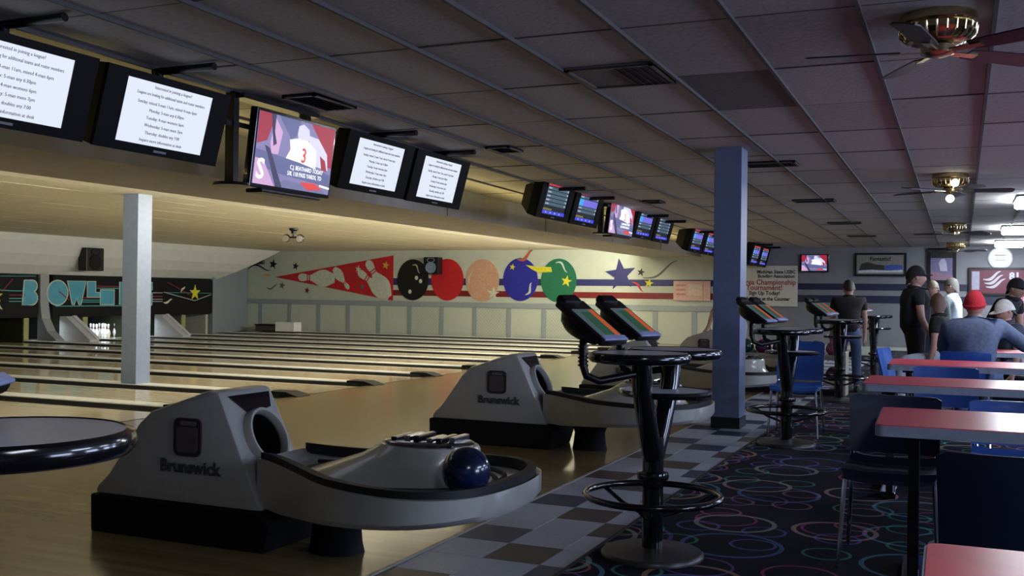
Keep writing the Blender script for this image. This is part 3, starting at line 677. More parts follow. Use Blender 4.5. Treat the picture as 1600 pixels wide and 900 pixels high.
def monitor(y, z, kind, label, width=1.17, sway=0, x=-5.0):
    """boxy overhead monitor hung from the ceiling, facing the seats and tipped down"""
    e = empty('overhead_monitor', (x, y, z)); e.rotation_euler = (0, TILT, sway); tag(e, label, 'monitor')
    w2, h2 = width/2, .265
    c = MB().loft([[(x, -a, -b), (x, a, -b), (x, a, b), (x, -a, b)] for x, a, b in ((-.34, w2*.55, h2*.6), (-.12, w2*.97, h2*.96), (0, w2, h2))]).build('cabinet', cab_black, e, bevel=.01)
    MB().box(0, .018, -w2, w2, .215, h2).build('bezel', cab_black, e); MB().box(0, .018, -w2, w2, -h2, -.205).build('bezel', cab_black, e)
    a0, a1 = -w2*.70, w2*.70
    MB().box(0, .018, -w2, a0, -.205, .215).build('bezel', cab_black, e); MB().box(0, .018, a1, w2, -.205, .215).build('bezel', cab_black, e)
    MB().box(.018, .021, -.06, .06, -.243, -.228).build('maker_plate', mat('plate_grey', (.25, .25, .27), .4), e)
    MT = lambda yy, zz, d=.012: Matrix.Translation((d, yy, zz)) @ FACE_X
    s = MB().box(0, .008, a0, a1, -.205, .215).build('screen', scr_w if kind == 'notice' else s_dk, e)
    if kind == 'notice':
        for i, t in enumerate(LINES):
            zz = .185-.05*i-(.008 if i > 1 else 0); sz = .030
            text('notice_line', t, sz, scr_k, s, MT(0 if i > 1 else .02, zz), sx=min(1.0, (a1-a0)*.94/(len(t)*sz*.5)), depth=.0008)
    else:
        r = lambda y0, y1, z0, z1, m, nm='score_row', d=.011: MB().box(.008, d, a0+(a1-a0)*y0, a0+(a1-a0)*y1, z0, z1).build(nm, m, s)
        r(.04, .96, .175, .205, s_red, 'score_header')
        n = 5
        for i in range(n):
            z1 = .165-i*.052
            if kind == 'turn' and i in (1, 2):
                if i == 1: r(.04, .24, z1-.095, z1, s_cyan, 'bowler_tile'); r(.24, .97, z1-.095, z1, s_vio, 'bowler_tile')
                continue
            r(.05, .97, z1-.040, z1, s_row); r(.06, .20, z1-.030, z1-.012, s_wh, 'bowler_name', .013); r(.90, .95, z1-.032, z1-.006, s_wh, 'score_total', .013)
        r(.02, .40, -.150, -.125, s_yel, 'score_note'); r(0, 1, -.200, -.155, s_blue, 'menu_bar')
        for k in range(4): r(.14+.2*k, .19+.2*k, -.188, -.168, s_wh, 'menu_icon', .013)
    Ri = Matrix.Rotation(-TILT, 4, 'Y')
    zt_ = zc(y)-z
    MB().tube([Ri @ Vector((-.06, 0, .15)), Ri @ Vector((-.06, 0, zt_-.02))], .035, 10).build('hanger', black, e, smooth=True)
    MB().tube([Ri @ Vector((-.10, 0, zt_-.03)), Ri @ Vector((.42, 0, zt_-.03))], .026, 10).build('ceiling_arm', black, e, smooth=True)
    return e
monitor(4.22, 2.475, 'notice', 'overhead monitor cut by the left edge, white league notice')
monitor(5.47, 2.47, 'notice', 'largest overhead monitor fully in frame, white league notice')
monitor(8.25, 2.475, 'notice', 'overhead monitor just right of the near football television, white league notice')
monitor(9.48, 2.47, 'notice', 'overhead monitor right end of the near row, white league notice', sway=-.0)
monitor(12.85, 2.56, 'score', 'overhead score monitor at the left end of the second row, five rows of scores')
monitor(14.1, 2.555, 'turn', 'overhead score monitor just left of the second television, bright blue band')
monitor(17.08, 2.53, 'turn', 'overhead score monitor just right of the second television', width=1.13)
monitor(18.27, 2.525, 'score', 'overhead score monitor at the right end of the second row', width=1.13)
monitor(20.9, 2.46, 'turn', 'overhead score monitor left of the column top, first of the third row')
monitor(22.1, 2.45, 'turn', 'overhead score monitor touching the column top in view, second of the third row')
monitor(25.35, 2.33, 'turn', 'small overhead score monitor just right of the column edge', x=-4.62)
monitor(26.52, 2.32, 'turn', 'smallest overhead score monitor, above the tournament poster', x=-4.62)
# televisions with the football picture
p_red = em('tv_red', (.42, .02, .05), .9); p_wh = em('tv_white', (.75, .72, .95), 1.0); p_gr = em('tv_grey', (.22, .22, .45), .8); p_ln = em('tv_steel', (.16, .17, .40), .8); p_pk = em('tv_pink', (.75, .45, .75), .9); p_r2 = em('tv_scarlet', (.85, .06, .05), .9); p_bg = em('tv_backdrop', (.30, .27, .55), .8); p_hi = em('tv_bright', (.95, .95, 1), 1.2); p_dk = em('tv_shadow', (.05, .04, .12), .8)
def football(e, W, H, detail=True):
    """picture in a W x H screen centred on the origin of e, facing +X"""
    s = MB().box(.02, .024, -W/2, W/2, -H/2, H/2).build('screen', p_bg, e)
    def pg(pts, m, nm, d): MB().prism([((a-.5)*W, (b-.5)*H) for a, b in pts], lambda a, b: (.024, a, b), lambda a, b: (.024+d, a, b)).build(nm, m, s)
    pg([(0, .55), (0, 1), (.20, 1), (.12, .62)], p_red, 'picture_patch', .001); pg([(.66, 1), (1, 1), (1, .40), (.86, .42), (.80, .78)], p_red, 'picture_patch', .001)
    pg([(.20, .95), (.30, .78), (.27, .46), (.19, .44), (.16, .60)], p_pk, 'picture_patch', .0012)
    pg([(.24, 1), (.52, 1), (.50, .80), (.42, .70)], p_ln, 'picture_patch', .0012)
    pg([(.64, .82), (.78, .80), (.92, .60), (.95, .36), (.72, .40)], p_wh, 'picture_patch', .0014); pg([(.82, .56), (.90, .50), (.94, .34), (.86, .36)], p_red, 'picture_patch', .0018)
    pg([(.20, .56), (.24, .60), (.14, 1), (.20, 1)], p_dk, 'picture_patch', .0014)
    pg([(.50, .92), (.56, .96), (.64, .90), (.66, .76), (.60, .66), (.52, .70), (.49, .80)], p_wh, 'player_helmet', .002)
    pg([(.40, .70), (.50, .74), (.64, .73), (.76, .62), (.78, .34), (.34, .34), (.42, .56)], p_hi, 'player_jersey', .002)
    pg([(0, .48), (.55, .40), (1, .30), (1, .12), (.35, .18), (0, .26)], p_ln, 'caption_band', .0022)
    pg([(0, 0), (0, .36), (.10, .34), (.26, 0)], p_pk, 'picture_patch', .0026); pg([(.28, 0), (.38, .12), (.9, .06), (.95, 0)], p_gr, 'picture_patch', .0024)
    pg([(.58, .12), (.78, .14), (.90, .06), (.70, .02)], p_r2, 'picture_patch', .0028); pg([(.86, .13), (1, .11), (1, .08), (.86, .10)], p_hi, 'picture_patch', .003)
    pg([(.10, .55), (.16, .52), (.36, .0), (.28, 0)], p_dk, 'picture_patch', .003)
    if detail:
        T = lambda a, b: Matrix.Translation((.028, (a-.5)*W, (b-.5)*H)) @ FACE_X
        text('jersey_number', '3', .15*H/.5, p_r2, s, T(.60, .50), bold=.002, sx=.9)
        text('caption', 'C.J. BEATHARD TODAY', .045*H/.5, p_hi, s, T(.66, .31), sx=.88)
        text('caption', '5/8, 118 PASS YARDS, TD', .045*H/.5, p_hi, s, T(.64, .22), sx=.88)
        text('picture_letter', 'S', .20*H/.5, p_hi, s, T(.07, .20), bold=.004)
def television(y, z, W, H, label):
    e = empty('television', (-5.0, y, z)); tag(e, label, 'television'); t = math.radians(7)
    p = empty('panel', (0, 0, 0)); p.parent = e; p.rotation_euler = (0, t, 0)
    MB().box(-.05, .018, -W/2-.025, W/2+.025, -H/2-.03, H/2+.025).build('case', gloss_black, p, bevel=.006)
    football(p, W, H)
    zt_ = zc(y)-z
    for yy in (-W/2-.16, W/2-.25):
        MB().box(-.12, -.04, yy-.03, yy+.03, -H/2-.02 if yy < 0 else 0, zt_).build('ceiling_post', black, e)
    MB().box(-.11, .03, -W/2-.16, W/2-.2, zt_-.05, zt_-.012).build('ceiling_rail', black, e)
    MB().box(-.09, -.05, -W/2-.26, W/2-.2, .13, .17).build('cross_bar', black, e)
    MB().lathe([(0, 0), (.14, 0), (.13, .025), (0, .03)], (-.08, -W/2-.16, -H/2-.04), 18).build('foot_plate', black, e, smooth=True)
    MB().box(-.14, .02, -W*.42, W*.35, -H/2-.065, -H/2-.03).build('lower_shelf', black, e, bevel=.01)
    return e
television(6.95, 2.41, 1.03, .56, 'large flat television showing a football player, near row of monitors')
television(15.75, 2.545, 1.22, .55, 'flat television with football picture in the middle of the second row')
t3 = empty('television', (-3.45, FY-.08, 2.18)); t3.rotation_euler = (0, 0, -PI/2); tag(t3, 'small bright television high on the far wall beside the poster', 'television')
MB().box(-.05, .018, -.36, .36, -.24, .22).build('case', gloss_black, t3, bevel=.006); football(t3, .62, .40, False)

# ------------------------------------------------------------------ things fixed to the far wall and ceilings
def framed(name, x0, x1, z0, z1, fm, pm_, label, cat, fw=.05):
    e = empty(name, ((x0+x1)/2, FY-.056, (z0+z1)/2)); tag(e, label, cat); a, b = (x1-x0)/2, (z1-z0)/2
    MB().box(-a, a, -.01, .012, -b, b).build('sheet', pm_, e)
    if fw:
        for q in ((-a-fw, -a, -b-fw, b+fw), (a, a+fw, -b-fw, b+fw), (-a, a, b, b+fw), (-a, a, -b-fw, -b)): MB().box(q[0], q[1], -.03, .012, q[2], q[3]).build('frame', fm, e)
    return e
TN = lambda x, z, d=-.012: Matrix.Translation((x, d, z)) @ FACE_NY
po = framed('poster', -5.55, -3.86, 1.06, 2.11, black, paper, 'large pale tournament poster with red and black lettering on the far wall', 'poster', 0)
for tx, tz, s_, m_, al in (('Michigan State USBC', .36, .125, ink, .30), ('Bowling Association', .25, .125, ink, .30), ('Area Championship', .09, .19, red_ink, .10), ('Tournament!', -.05, .19, red_ink, .0), ('Sign Up Today!', -.19, .14, ink, .0), ('Applications at the Counter', -.34, .125, ink, .0)):
    text('poster_line', tx, s_, m_, po, TN(al, tz), bold=.004, sx=.92)
text('poster_line', 'City', .10, ink, po, TN(-.62, .36), bold=.003); text('poster_line', 'Assoc.', .10, ink, po, TN(-.62, .25), bold=.003)
pk = framed('notice', -7.12, -6.12, 1.17, 1.70, black, mat('pink_sheet', (.62, .40, .34), .7), 'pale pink notice on the far wall just left of the blue-grey column', 'notice', 0)
MB().box(-.1, .28, -.014, -.010, -.12, .18).build('notice_panel', mat('pink_pale', (.64, .52, .42), .7), pk); MB().box(.30, .32, -.015, -.010, -.26, .26).build('notice_fold', mat('pink_dark', (.45, .25, .21), .7), pk)
for k in range(3): MB().box(-.42, -.16, -.014, -.010, .12-.12*k, .17-.12*k).build('notice_bar', mat('pink_dark', (.45, .25, .21), .7), pk)
ad = framed('framed_picture', -2.42, -1.30, 1.90, 2.38, black, mat('ad_sheet', (.22, .22, .20), .6), 'wide framed picture with dark heading on the far wall', 'picture')
text('heading', 'Fantastic!', .13, ink, ad, TN(.0, .14), bold=.004)
MB().prism([(-.5, -.12), (-.45, .02), (-.3, .06), (-.1, .0), (.1, -.02), (.1, -.14), (-.5, -.16)], lambda a, b: (a, -.012, b), lambda a, b: (a, -.016, b)).build('picture_patch', mat('ad_dark', (.03, .03, .03), .6), ad)
MB().prism([(.1, -.14), (.12, -.02), (.3, .0), (.52, -.02), (.52, -.16)], lambda a, b: (a, -.012, b), lambda a, b: (a, -.016, b)).build('picture_patch', mat('ad_blue', (.04, .09, .35), .6), ad)
MB().prism([(-.52, -.15), (-.2, -.13), (.2, -.15), (.52, -.13), (.52, -.19), (-.52, -.21)], lambda a, b: (a, -.012, b), lambda a, b: (a, -.017, b)).build('picture_patch', mat('ad_white', (.55, .57, .62), .6), ad)
p2 = framed('framed_poster', -.70, -.19, 1.76, 2.48, black, mat('poster_violet', (.16, .14, .26), .6), 'tall framed dark poster with a pale violet figure on the far wall', 'poster', .07)
MB().prism([(-.25, .18), (.25, .18), (.25, .36), (-.25, .36)], lambda a, b: (a, -.012, b), lambda a, b: (a, -.015, b)).build('picture_patch', mat('poster_black', (.012, .012, .012), .6), p2)
MB().prism([(-.03, -.14), (-.07, .05), (-.02, .15), (.06, .16), (.10, .08), (.13, -.14)], lambda a, b: (a, -.012, b), lambda a, b: (a, -.016, b)).build('picture_patch', mat('poster_pale', (.45, .42, .58), .6), p2)
MB().prism([(-.25, -.36), (.25, -.36), (.25, -.24), (-.25, -.14)], lambda a, b: (a, -.012, b), lambda a, b: (a, -.015, b)).build('picture_patch', mat('poster_rose', (.26, .15, .22), .6), p2)
ck = empty('wall_clock', (.84, FY-.05, 2.30)); tag(ck, 'round white lit clock on the far wall beneath the ceiling lights', 'clock')
Mn = Matrix.Rotation(PI/2, 4, 'X')
MB().lathe([(0, 0), (.27, 0), (.27, .05), (.245, .055), (.24, .045), (0, .045)], (0, .04, 0), 32, Mn).build('case', mat('clock_rim', (.6, .62, .65), .4), ck, smooth=True)
MB().lathe([(0, .045), (.24, .045), (.24, .05), (0, .05)], (0, .04, 0), 32, Mn).build('dial', em('clock_dial', (.72, .80, .85), .9), ck)
MB().box(-.12, .12, -.018, -.012, .05, .075).build('dial_mark', mat('dial_grey', (.3, .3, .33), .6), ck); MB().box(-.10, .11, -.018, -.012, -.06, -.045).build('clock_hand', mat('dial_grey', (.3, .3, .33), .6), ck)
bd = framed('sign_board', .20, 1.75, 1.45, 2.02, black, mat('board_maroon', (.10, .012, .03), .5), 'maroon sign board with white swooshes below the clock', 'sign')
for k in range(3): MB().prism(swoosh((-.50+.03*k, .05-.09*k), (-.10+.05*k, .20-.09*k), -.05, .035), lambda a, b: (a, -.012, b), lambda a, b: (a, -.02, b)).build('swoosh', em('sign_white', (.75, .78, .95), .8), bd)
text('numeral', '81', .24, mat('sign_ink_pale', (.45, .45, .55), .5), bd, TN(.18, .12), bold=.01)
MB().box(-.75, -.58, -.016, -.010, -.2, .24).build('side_panel', mat('board_grey', (.30, .30, .38), .5), bd)

def wall_speaker(loc, rz, label, pale=True, s=1.0):
    e = empty('loudspeaker', loc, rz); tag(e, label, 'speaker')
    MB().box(-.25*s, .25*s, -.14, .14, -.27*s, .23*s).build('cabinet', black, e, bevel=.02)
    cone = mat('cone_blue_grey', (.16, .22, .30), .5) if pale else matt_black
    MB().lathe([(0, .02), (.10*s, .0), (.165*s, .018), (.17*s, .0), (0, -.0)], (0, -.14, -.08*s), 24, Mn).build('woofer', cone, e, smooth=True)
    MB().tube([(.12*s*math.cos(2*PI*i/20), -.145, .14*s+.06*s*math.sin(2*PI*i/20)) for i in range(20)], .010, 6, True).build('horn_ring', cone, e, smooth=True)
    MB().box(-.04, .04, .1, .20, -.04, .04).build('wall_bracket', black, e)
    return e
wall_speaker((-14.36, FY-.25, 2.12), 0, 'black loudspeaker with blue-grey cone on the mural between black and red balls')
wall_speaker((-20.65, FY-.34, 2.36), .5, 'small dark loudspeaker high in the lane corner above black stars', False, .8)
wall_speaker((-20.02, 19.38, 2.05), PI/2, 'square black loudspeaker on the white fascia above the letters', False, 1.15)
ds = empty('spotlight', (-12.35, 17.2, 2.56)); ds.rotation_euler = (0, 0, .45); tag(ds, 'black twin-head spotlight hanging from the lane ceiling', 'spotlight')
MB().lathe([(.09, 0), (.09, -.03), (.05, -.06), (.05, -.10), (0, -.10)], n=16).build('ceiling_plate', black, ds); MB().tube([(0, 0, -.09), (0, 0, -.18)], .02, 8).build('stem', black, ds)
MB().tube([(-.14, 0, -.18), (.14, 0, -.18)], .018, 8).build('yoke', black, ds)
for s in (-1, 1):
    hd = MB().sphere((s*.14, -.02, -.20), .085, 16).build('lamp_head', mat('lamp_metal', (.12, .12, .12), .25, .8), ds, smooth=True)
    MB().lathe([(0, 0), (.06, 0), (.066, .012), (0, .012)], (s*.14, -.10, -.21), 16, Mn).build('lens', chrome, hd, smooth=True)
bx_ = empty('cardboard_box', (-19.32, FY-.5, .0)); tag(bx_, 'white box standing at the foot of the far wall by the pin decks', 'box')
MB().box(-.35, .35, -.2, .2, .03, .32).build('carton', white_p, bx_, bevel=.004); MB().box(.02, .36, -.22, -.0, .315, .325).build('flap', white_p, bx_)
cr = empty('crate', (-20.08, FY-.5, 0)); tag(cr, 'low dark crate beside the white box at the far wall', 'crate')
MB().box(-.35, .35, -.2, .2, .03, .22).build('body', mat('crate_brown', (.05, .045, .03), .7), cr, bevel=.01); MB().box(-.37, .37, -.22, .22, .20, .24).build('rim', matt_black, cr)

# ------------------------------------------------------------------ ceiling vents, fans, light panels
def vent(x, y, wx, wy, label, half=False):
    e = empty('ceiling_vent', (x, y, zc(y)-.004)); tag(e, label, 'vent')
    MB().box(-wx/2, wx/2, -wy/2, wy/2, -.004, .012).build('backing', tile_dk if half else matt_black, e)
    for q in ((-wx/2, wx/2, -wy/2, -wy/2+.025), (-wx/2, wx/2, wy/2-.025, wy/2), (-wx/2, -wx/2+.025, -wy/2, wy/2), (wx/2-.025, wx/2, -wy/2, wy/2)): MB().box(*q, -.014, 0).build('frame', mat('vent_grey', (.08, .08, .08), .5), e)
    x0 = -wx/2+.03 if not half else .0
    n = max(3, int((wx/2-.03-x0)/.05))
    for k in range(n):
        xx = x0+(wx/2-.03-x0)*(k+.5)/n
        MB().box(-.016, .016, -wy/2+.025, wy/2-.025, -.002, .002, Matrix.Translation((xx, 0, -.008)) @ Matrix.Rotation(.6, 4, 'Y')).build('louvre', matt_black, e)
vent(-2.15, 6.75, .60, .62, 'square ceiling vent, half dark, in the middle of the tiles', True)
vent(-4.68, 6.85, .30, .60, 'slotted ceiling vent right above the near football television')
vent(-4.28, 9.55, .26, .36, 'small dark ceiling vent above the last league notice monitor')
vent(-1.92, 11.4, .56, .36, 'dark ceiling vent just right of the column top')
vent(-1.97, 15.4, .58, .36, 'dark ceiling vent second right of the column top')
vent(-1.95, 19.5, .58, .36, 'dark ceiling vent third right of the column top')
vent(-1.95, 23.0, .58, .36, 'most distant dark ceiling vent before the far wall')
vent(-4.25, 15.0, .26, .36, 'small dark ceiling vent above the second television')
vent(-4.25, 20.0, .26, .36, 'small dark ceiling vent above the third monitor row')
bulb_on = em('bulb_on', (1, .92, .66), 9.0); bulb_off = mat('bulb_glass', (.6, .6, .58), .15, var=.03)
blade_m = mat('blade_dark', (.022, .018, .022), .35, var=.2)
def fan(y, a0, lit, label):
    e = empty('ceiling_fan', (-.13, y, zc(y))); tag(e, label, 'ceiling fan')
    MB().lathe([(.19, .01), (.20, -.01), (.20, -.04), (.185, -.05), (.19, -.06), (.195, -.09), (.17, -.125), (.13, -.145), (.09, -.15), (0, -.15)], n=32).build('motor_housing', brass, e, smooth=True)
    rb = MB()
    for k in range(24):
        a = 2*PI*k/24; rb.tube([(.197*math.cos(a), .197*math.sin(a), -.06), (.19*math.cos(a), .19*math.sin(a), -.105), (.15*math.cos(a), .15*math.sin(a), -.135)], .006, 5)
    tag(rb.build('fluting', brass, e, smooth=True), kind='stuff')
    MB().lathe([(.07, -.15), (.085, -.16), (.085, -.20), (.05, -.215), (0, -.22)], n=24).build('hub', brass, e, smooth=True)
    for k in range(5):
        a = a0+2*PI*k/5; M = Matrix.Rotation(a, 4, 'Z') @ Matrix.Translation((0, 0, -.185)) @ Matrix.Rotation(-.2, 4, 'X')
        b = MB().prism([(.19, -.05), (.30, -.062), (.64, -.075), (.675, -.055), (.685, 0), (.675, .055), (.64, .075), (.30, .062), (.19, .05)], lambda p, q: M @ Vector((p, q, -.004)), lambda p, q: M @ Vector((p, q, .004))).build('blade', blade_m, e)
        MB().box(.06, .25, -.022, .022, -.010, -.003, M).build('blade_iron', brass, b)
    if lit:
        for (x1, y1, z1) in ((.05, -.17, -.11), (.0, -.12, -.285)):
            l = MB().tube([(0, -.02, -.20), (x1*.6, y1*.7, (z1-.2)/2-.02), (x1, y1, z1)], .014, 8).build('lamp_arm', brass, e, smooth=True)
            MB().sphere((x1, y1, z1), .045, 14).build('bulb', bulb_on, l, smooth=True)
fan(5.96, math.radians(42), None, 'ceiling fan with dark blades nearest the camera')
fan(12.9, math.radians(10), True, 'ceiling fan with two lit bulbs, second from the camera')
fan(20.0, math.radians(30), None, 'ceiling fan third from the camera, between the lit one and the far wall')
fan(25.6, math.radians(55), None, 'farthest ceiling fan, close to the far wall')
pan_on = em('panel_on', (.86, .92, 1.0), 60.0)
for y, nm in ((15.9, 'bright ceiling light panel nearest the camera at the right edge'), (21.2, 'bright ceiling light panel in the middle of the row of three'), (25.4, 'bright ceiling light panel next to the far wall above the clock')):
    x1 = 1.30
    e = empty('ceiling_light', (.98, y, zc(y)-.02)); tag(e, nm, 'ceiling light')
    MB().box(-.31, .31, -.60, .60, .0, .03).build('frame', tbar, e); d = MB().lathe([(0, -.085), (.88, -.085), (1, -.06), (1, 0), (0, 0)], (0, 0, 0), 4, Matrix.Rotation(PI/4, 4, 'Z'), 1, 1).build('diffuser', pan_on, e)
    d.scale = (.29/.7071, .58/.7071, 1)

# ------------------------------------------------------------------ concourse tables and chairs
def cafe_table(x0, x1, y0, y1, rz, label):
    e = empty('dining_table', ((x0+x1)/2, (y0+y1)/2, .004), rz); tag(e, label, 'table'); a, b = (x1-x0)/2, (y1-y0)/2
    t = MB().prism(rrect(-a, a, -b, b, .03), lambda p, q: (p, q, .705), lambda p, q: (p, q, .75)).build('table_top', red_lam, e)
    MB().prism(rrect(-a-.006, a+.006, -b-.006, b+.006, .035), lambda p, q: (p, q, .700), lambda p, q: (p, q, .746)).build('edge_band', grey_edge, t)
    for s in (-1, 1):
        p = MB().box(s*(a-.15)-.025, s*(a-.15)+.025, -.03, .03, .03, .70).build('pedestal', gloss_black, e, bevel=.006)
        MB().box(s*(a-.15)-.05, s*(a-.15)+.05, -b*.75, b*.75, 0, .045).build('foot', gloss_black, p, bevel=.01)
        MB().box(s*(a-.15)-.04, s*(a-.15)+.04, -b*.7, b*.7, .675, .70).build('top_bracket', gloss_black, p)
    return e
cafe_table(-.06, 1.40, 1.70, 2.50, .012, 'red-topped table nearest the camera in the bottom right corner')
cafe_table(-.345, 1.45, 4.74, 5.52, .03, 'red-topped table with grey edge, second from the camera')
cafe_table(-.58, 1.45, 6.97, 7.72, .012, 'red-topped table with grey edge, third from the camera')
cafe_table(-.56, 1.45, 9.10, 9.98, .008, 'red-topped table with grey edge, fourth from the camera')
cafe_table(.05, 1.6, 11.75, 12.5, .0, 'distant red-topped table beside the man in the red cap')

def chair(x, y, rz, m, label, back=.80, seat=.45, low=None, wd=1.0):
    """stacking chair; faces local -Y, its back at +Y"""
    e = empty('stacking_chair', (x, y, .004), rz); tag(e, label, 'chair')
    rg = []
    for yy, zz, hw in ((-.23, seat-.02, .205), (-.20, seat+.01, .22), (0, seat-.005, .225), (.17, seat, .215), (.205, seat+.03, .21)):
        rg.append([(-hw, yy, zz+.012), (-hw*.5, yy, zz), (hw*.5, yy, zz), (hw, yy, zz+.012), (hw, yy, zz-.006), (hw*.5, yy, zz-.02), (-hw*.5, yy, zz-.02), (-hw, yy, zz-.006)])
    MB().loft(rg).build('seat', m, e, smooth=True)
    rb = []
    z0 = low or seat+.05
    for t in (0, .25, .5, .75, .95, 1):
        zz = z0+(back-z0)*t; yy = .205+.075*t; hw = wd*((.215+.01*t) if t < .96 else .195)
        rb.append([(-hw, yy-.02, zz), (-hw*.5, yy+.01, zz), (hw*.5, yy+.01, zz), (hw, yy-.02, zz), (hw, yy-.006, zz), (hw*.5, yy+.026, zz), (-hw*.5, yy+.026, zz), (-hw, yy-.006, zz)])
    MB().loft(rb).build('backrest', m, e, smooth=True)
    for s in (-1, 1):
        MB().tube([(s*.20, -.20, seat-.02), (s*.225, -.235, .0)], .011, 8).build('leg', chrome, e, smooth=True)
        MB().tube([(s*.20, .18, seat-.02), (s*.225, .25, .0)], .011, 8).build('leg', chrome, e, smooth=True)
        MB().tube([(s*.20, -.20, seat-.022), (s*.20, .18, seat-.022), (s*.205, .225, seat+.06), (s*.21, .25, seat+.2)], .010, 8).build('frame_rail', chrome, e, smooth=True)
    return e
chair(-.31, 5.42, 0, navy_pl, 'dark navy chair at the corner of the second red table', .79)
chair(.27, 6.02, 0, blue_pl, 'blue chair behind the second red table', .735)
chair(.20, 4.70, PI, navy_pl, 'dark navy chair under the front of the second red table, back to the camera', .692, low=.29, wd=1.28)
chair(-1.42, 9.98, 0, blue_pl, 'blue chair standing alone behind the scoring table beside the column', .87)
chair(-.10, 8.02, 0, blue_pl, 'blue chair behind the third red table', .79)
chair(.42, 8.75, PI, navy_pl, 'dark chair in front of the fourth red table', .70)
chair(-.42, 10.35, PI/2-.2, blue_pl, 'blue chair turned sideways at the corner of the fourth red table', .82)
chair(.04, 10.92, PI, blue_pl, 'blue chair under the man in the red cap', .80)

def stool(x, y, h, label):
    e = empty('stool', (x, y, .004)); tag(e, label, 'stool')
    MB().lathe([(0, h-.045), (.16, h-.045), (.18, h-.02), (.165, h), (0, h)], n=20).build('seat', matt_black, e, smooth=True)
    for k in range(4):
        a = PI/4+k*PI/2; MB().tube([(.11*math.cos(a), .11*math.sin(a), h-.045), (.19*math.cos(a), .19*math.sin(a), 0)], .013, 8).build('leg', chrome, e, smooth=True)
    MB().tube([(.155*math.cos(2*PI*i/20), .155*math.sin(2*PI*i/20), .2) for i in range(20)], .009, 6, True).build('foot_ring', chrome, e, smooth=True)
stool(-.18, 12.4, .52, 'dark round stool under the brown-haired person in the black top')
stool(.56, 13.15, .43, 'dark round stool under the person with the white cap')

# ------------------------------------------------------------------ house ball rack
rk = empty('ball_rack', (-2.25, 14.3, .004)); tag(rk, 'low two-tier rack of house balls behind the blue chair', 'ball rack')
shelf_m = mat('rack_beige', (.34, .33, .26), .5)
for z in (.16, .50):
    MB().box(-.85, .85, -.16, .16, z-.035, z).build('shelf', shelf_m, rk, bevel=.006); MB().box(-.85, .85, -.17, -.15, z, z+.035).build('lip', shelf_m, rk)
for s in (-1, 1): MB().box(s*.85-.02, s*.85+.02, -.18, .18, 0, .58).build('end_panel', shelf_m, rk, bevel=.01)
MB().box(-.84, .84, -.14, .14, 0, .06).build('plinth', matt_black, rk)
hues = [('yellow', (.55, .55, .02)), ('black', (.01, .01, .01)), ('plum', (.09, .02, .08)), ('dark green', (.01, .05, .03)), ('wine red', (.14, .01, .03)), ('grey', (.08, .08, .10)), ('pink', (.30, .07, .16))]
o8 = MB().sphere((0, 0, 0), .108, 20).build('bowling_ball', mat('house_ball_yellow', hues[0][1], .15, coat=.4), smooth=True)
h8 = MB()
for a, b in ((-.022, .02), (.022, .02), (0, -.045)): h8.lathe([(0, .104), (.011, .104), (.011, .1085), (0, .1085)], (a, b, 0), 10)
h8 = h8.build('finger_holes', matt_black, o8); h8.rotation_euler = (.7, 0, 0)
first = True
for tier, z, cols in (('upper', .50, (0, 3, 2, 1, 4, 5, 6)), ('lower', .16, (1, 2, 4, 5, 1, 3, 2))):
    for k, ci in enumerate(cols):
        o = o8 if first else copy_tree(o8); first = False
        if o is not o8: o.data = o8.data.copy(); o.data.materials[0] = mat('house_ball_'+hues[ci][0].replace(' ', '_'), hues[ci][1], .15, coat=.4)
        o.location = (-2.25-.70+.233*k, 14.3, z+.004+.108); o.rotation_euler = (random.random(), random.random(), random.random())
        pos = ['at the left end', 'second from the left', 'third from the left', 'in the middle', 'third from the right', 'second from the right', 'at the right end'][k]
        tag(o, '%s house ball %s of the %s rack tier' % (hues[ci][0], pos, tier), 'ball', 'house balls on the two-tier rack')

# ------------------------------------------------------------------ people
def skin_mesh(name, verts, edges, radii, root, m, parent, sub=1):
    me = bpy.data.meshes.new(name); me.from_pydata([tuple(v) for v in verts], edges, [])
    o = bpy.data.objects.new(name, me); COL.objects.link(o)
    md = o.modifiers.new('skin', 'SKIN'); md.use_smooth_shade = True
    for i, d in enumerate(me.skin_vertices[0].data):
        r = radii[i]; d.radius = (r, r) if not isinstance(r, tuple) else r
        d.use_root = (i == root)
    s = o.modifiers.new('sub', 'SUBSURF'); s.levels = sub
    dg = bpy.context.evaluated_depsgraph_get(); dg.update()
    m2 = bpy.data.meshes.new_from_object(o.evaluated_get(dg)); bpy.data.objects.remove(o); bpy.data.meshes.remove(me)
    m2.materials.clear(); m2.materials.append(m)
    ob = bpy.data.objects.new(name, m2); COL.objects.link(ob); ob.parent = parent
    return ob
def cloth(name, col): return mat('cloth_'+name, col, .9, var=.18, scale=30, bump=.3)
skin_m = mat('skin', (.42, .24, .17), .55, var=.06); eye_m = mat('eye', (.05, .04, .035), .3); lip_m = mat('lip', (.30, .12, .10), .5)
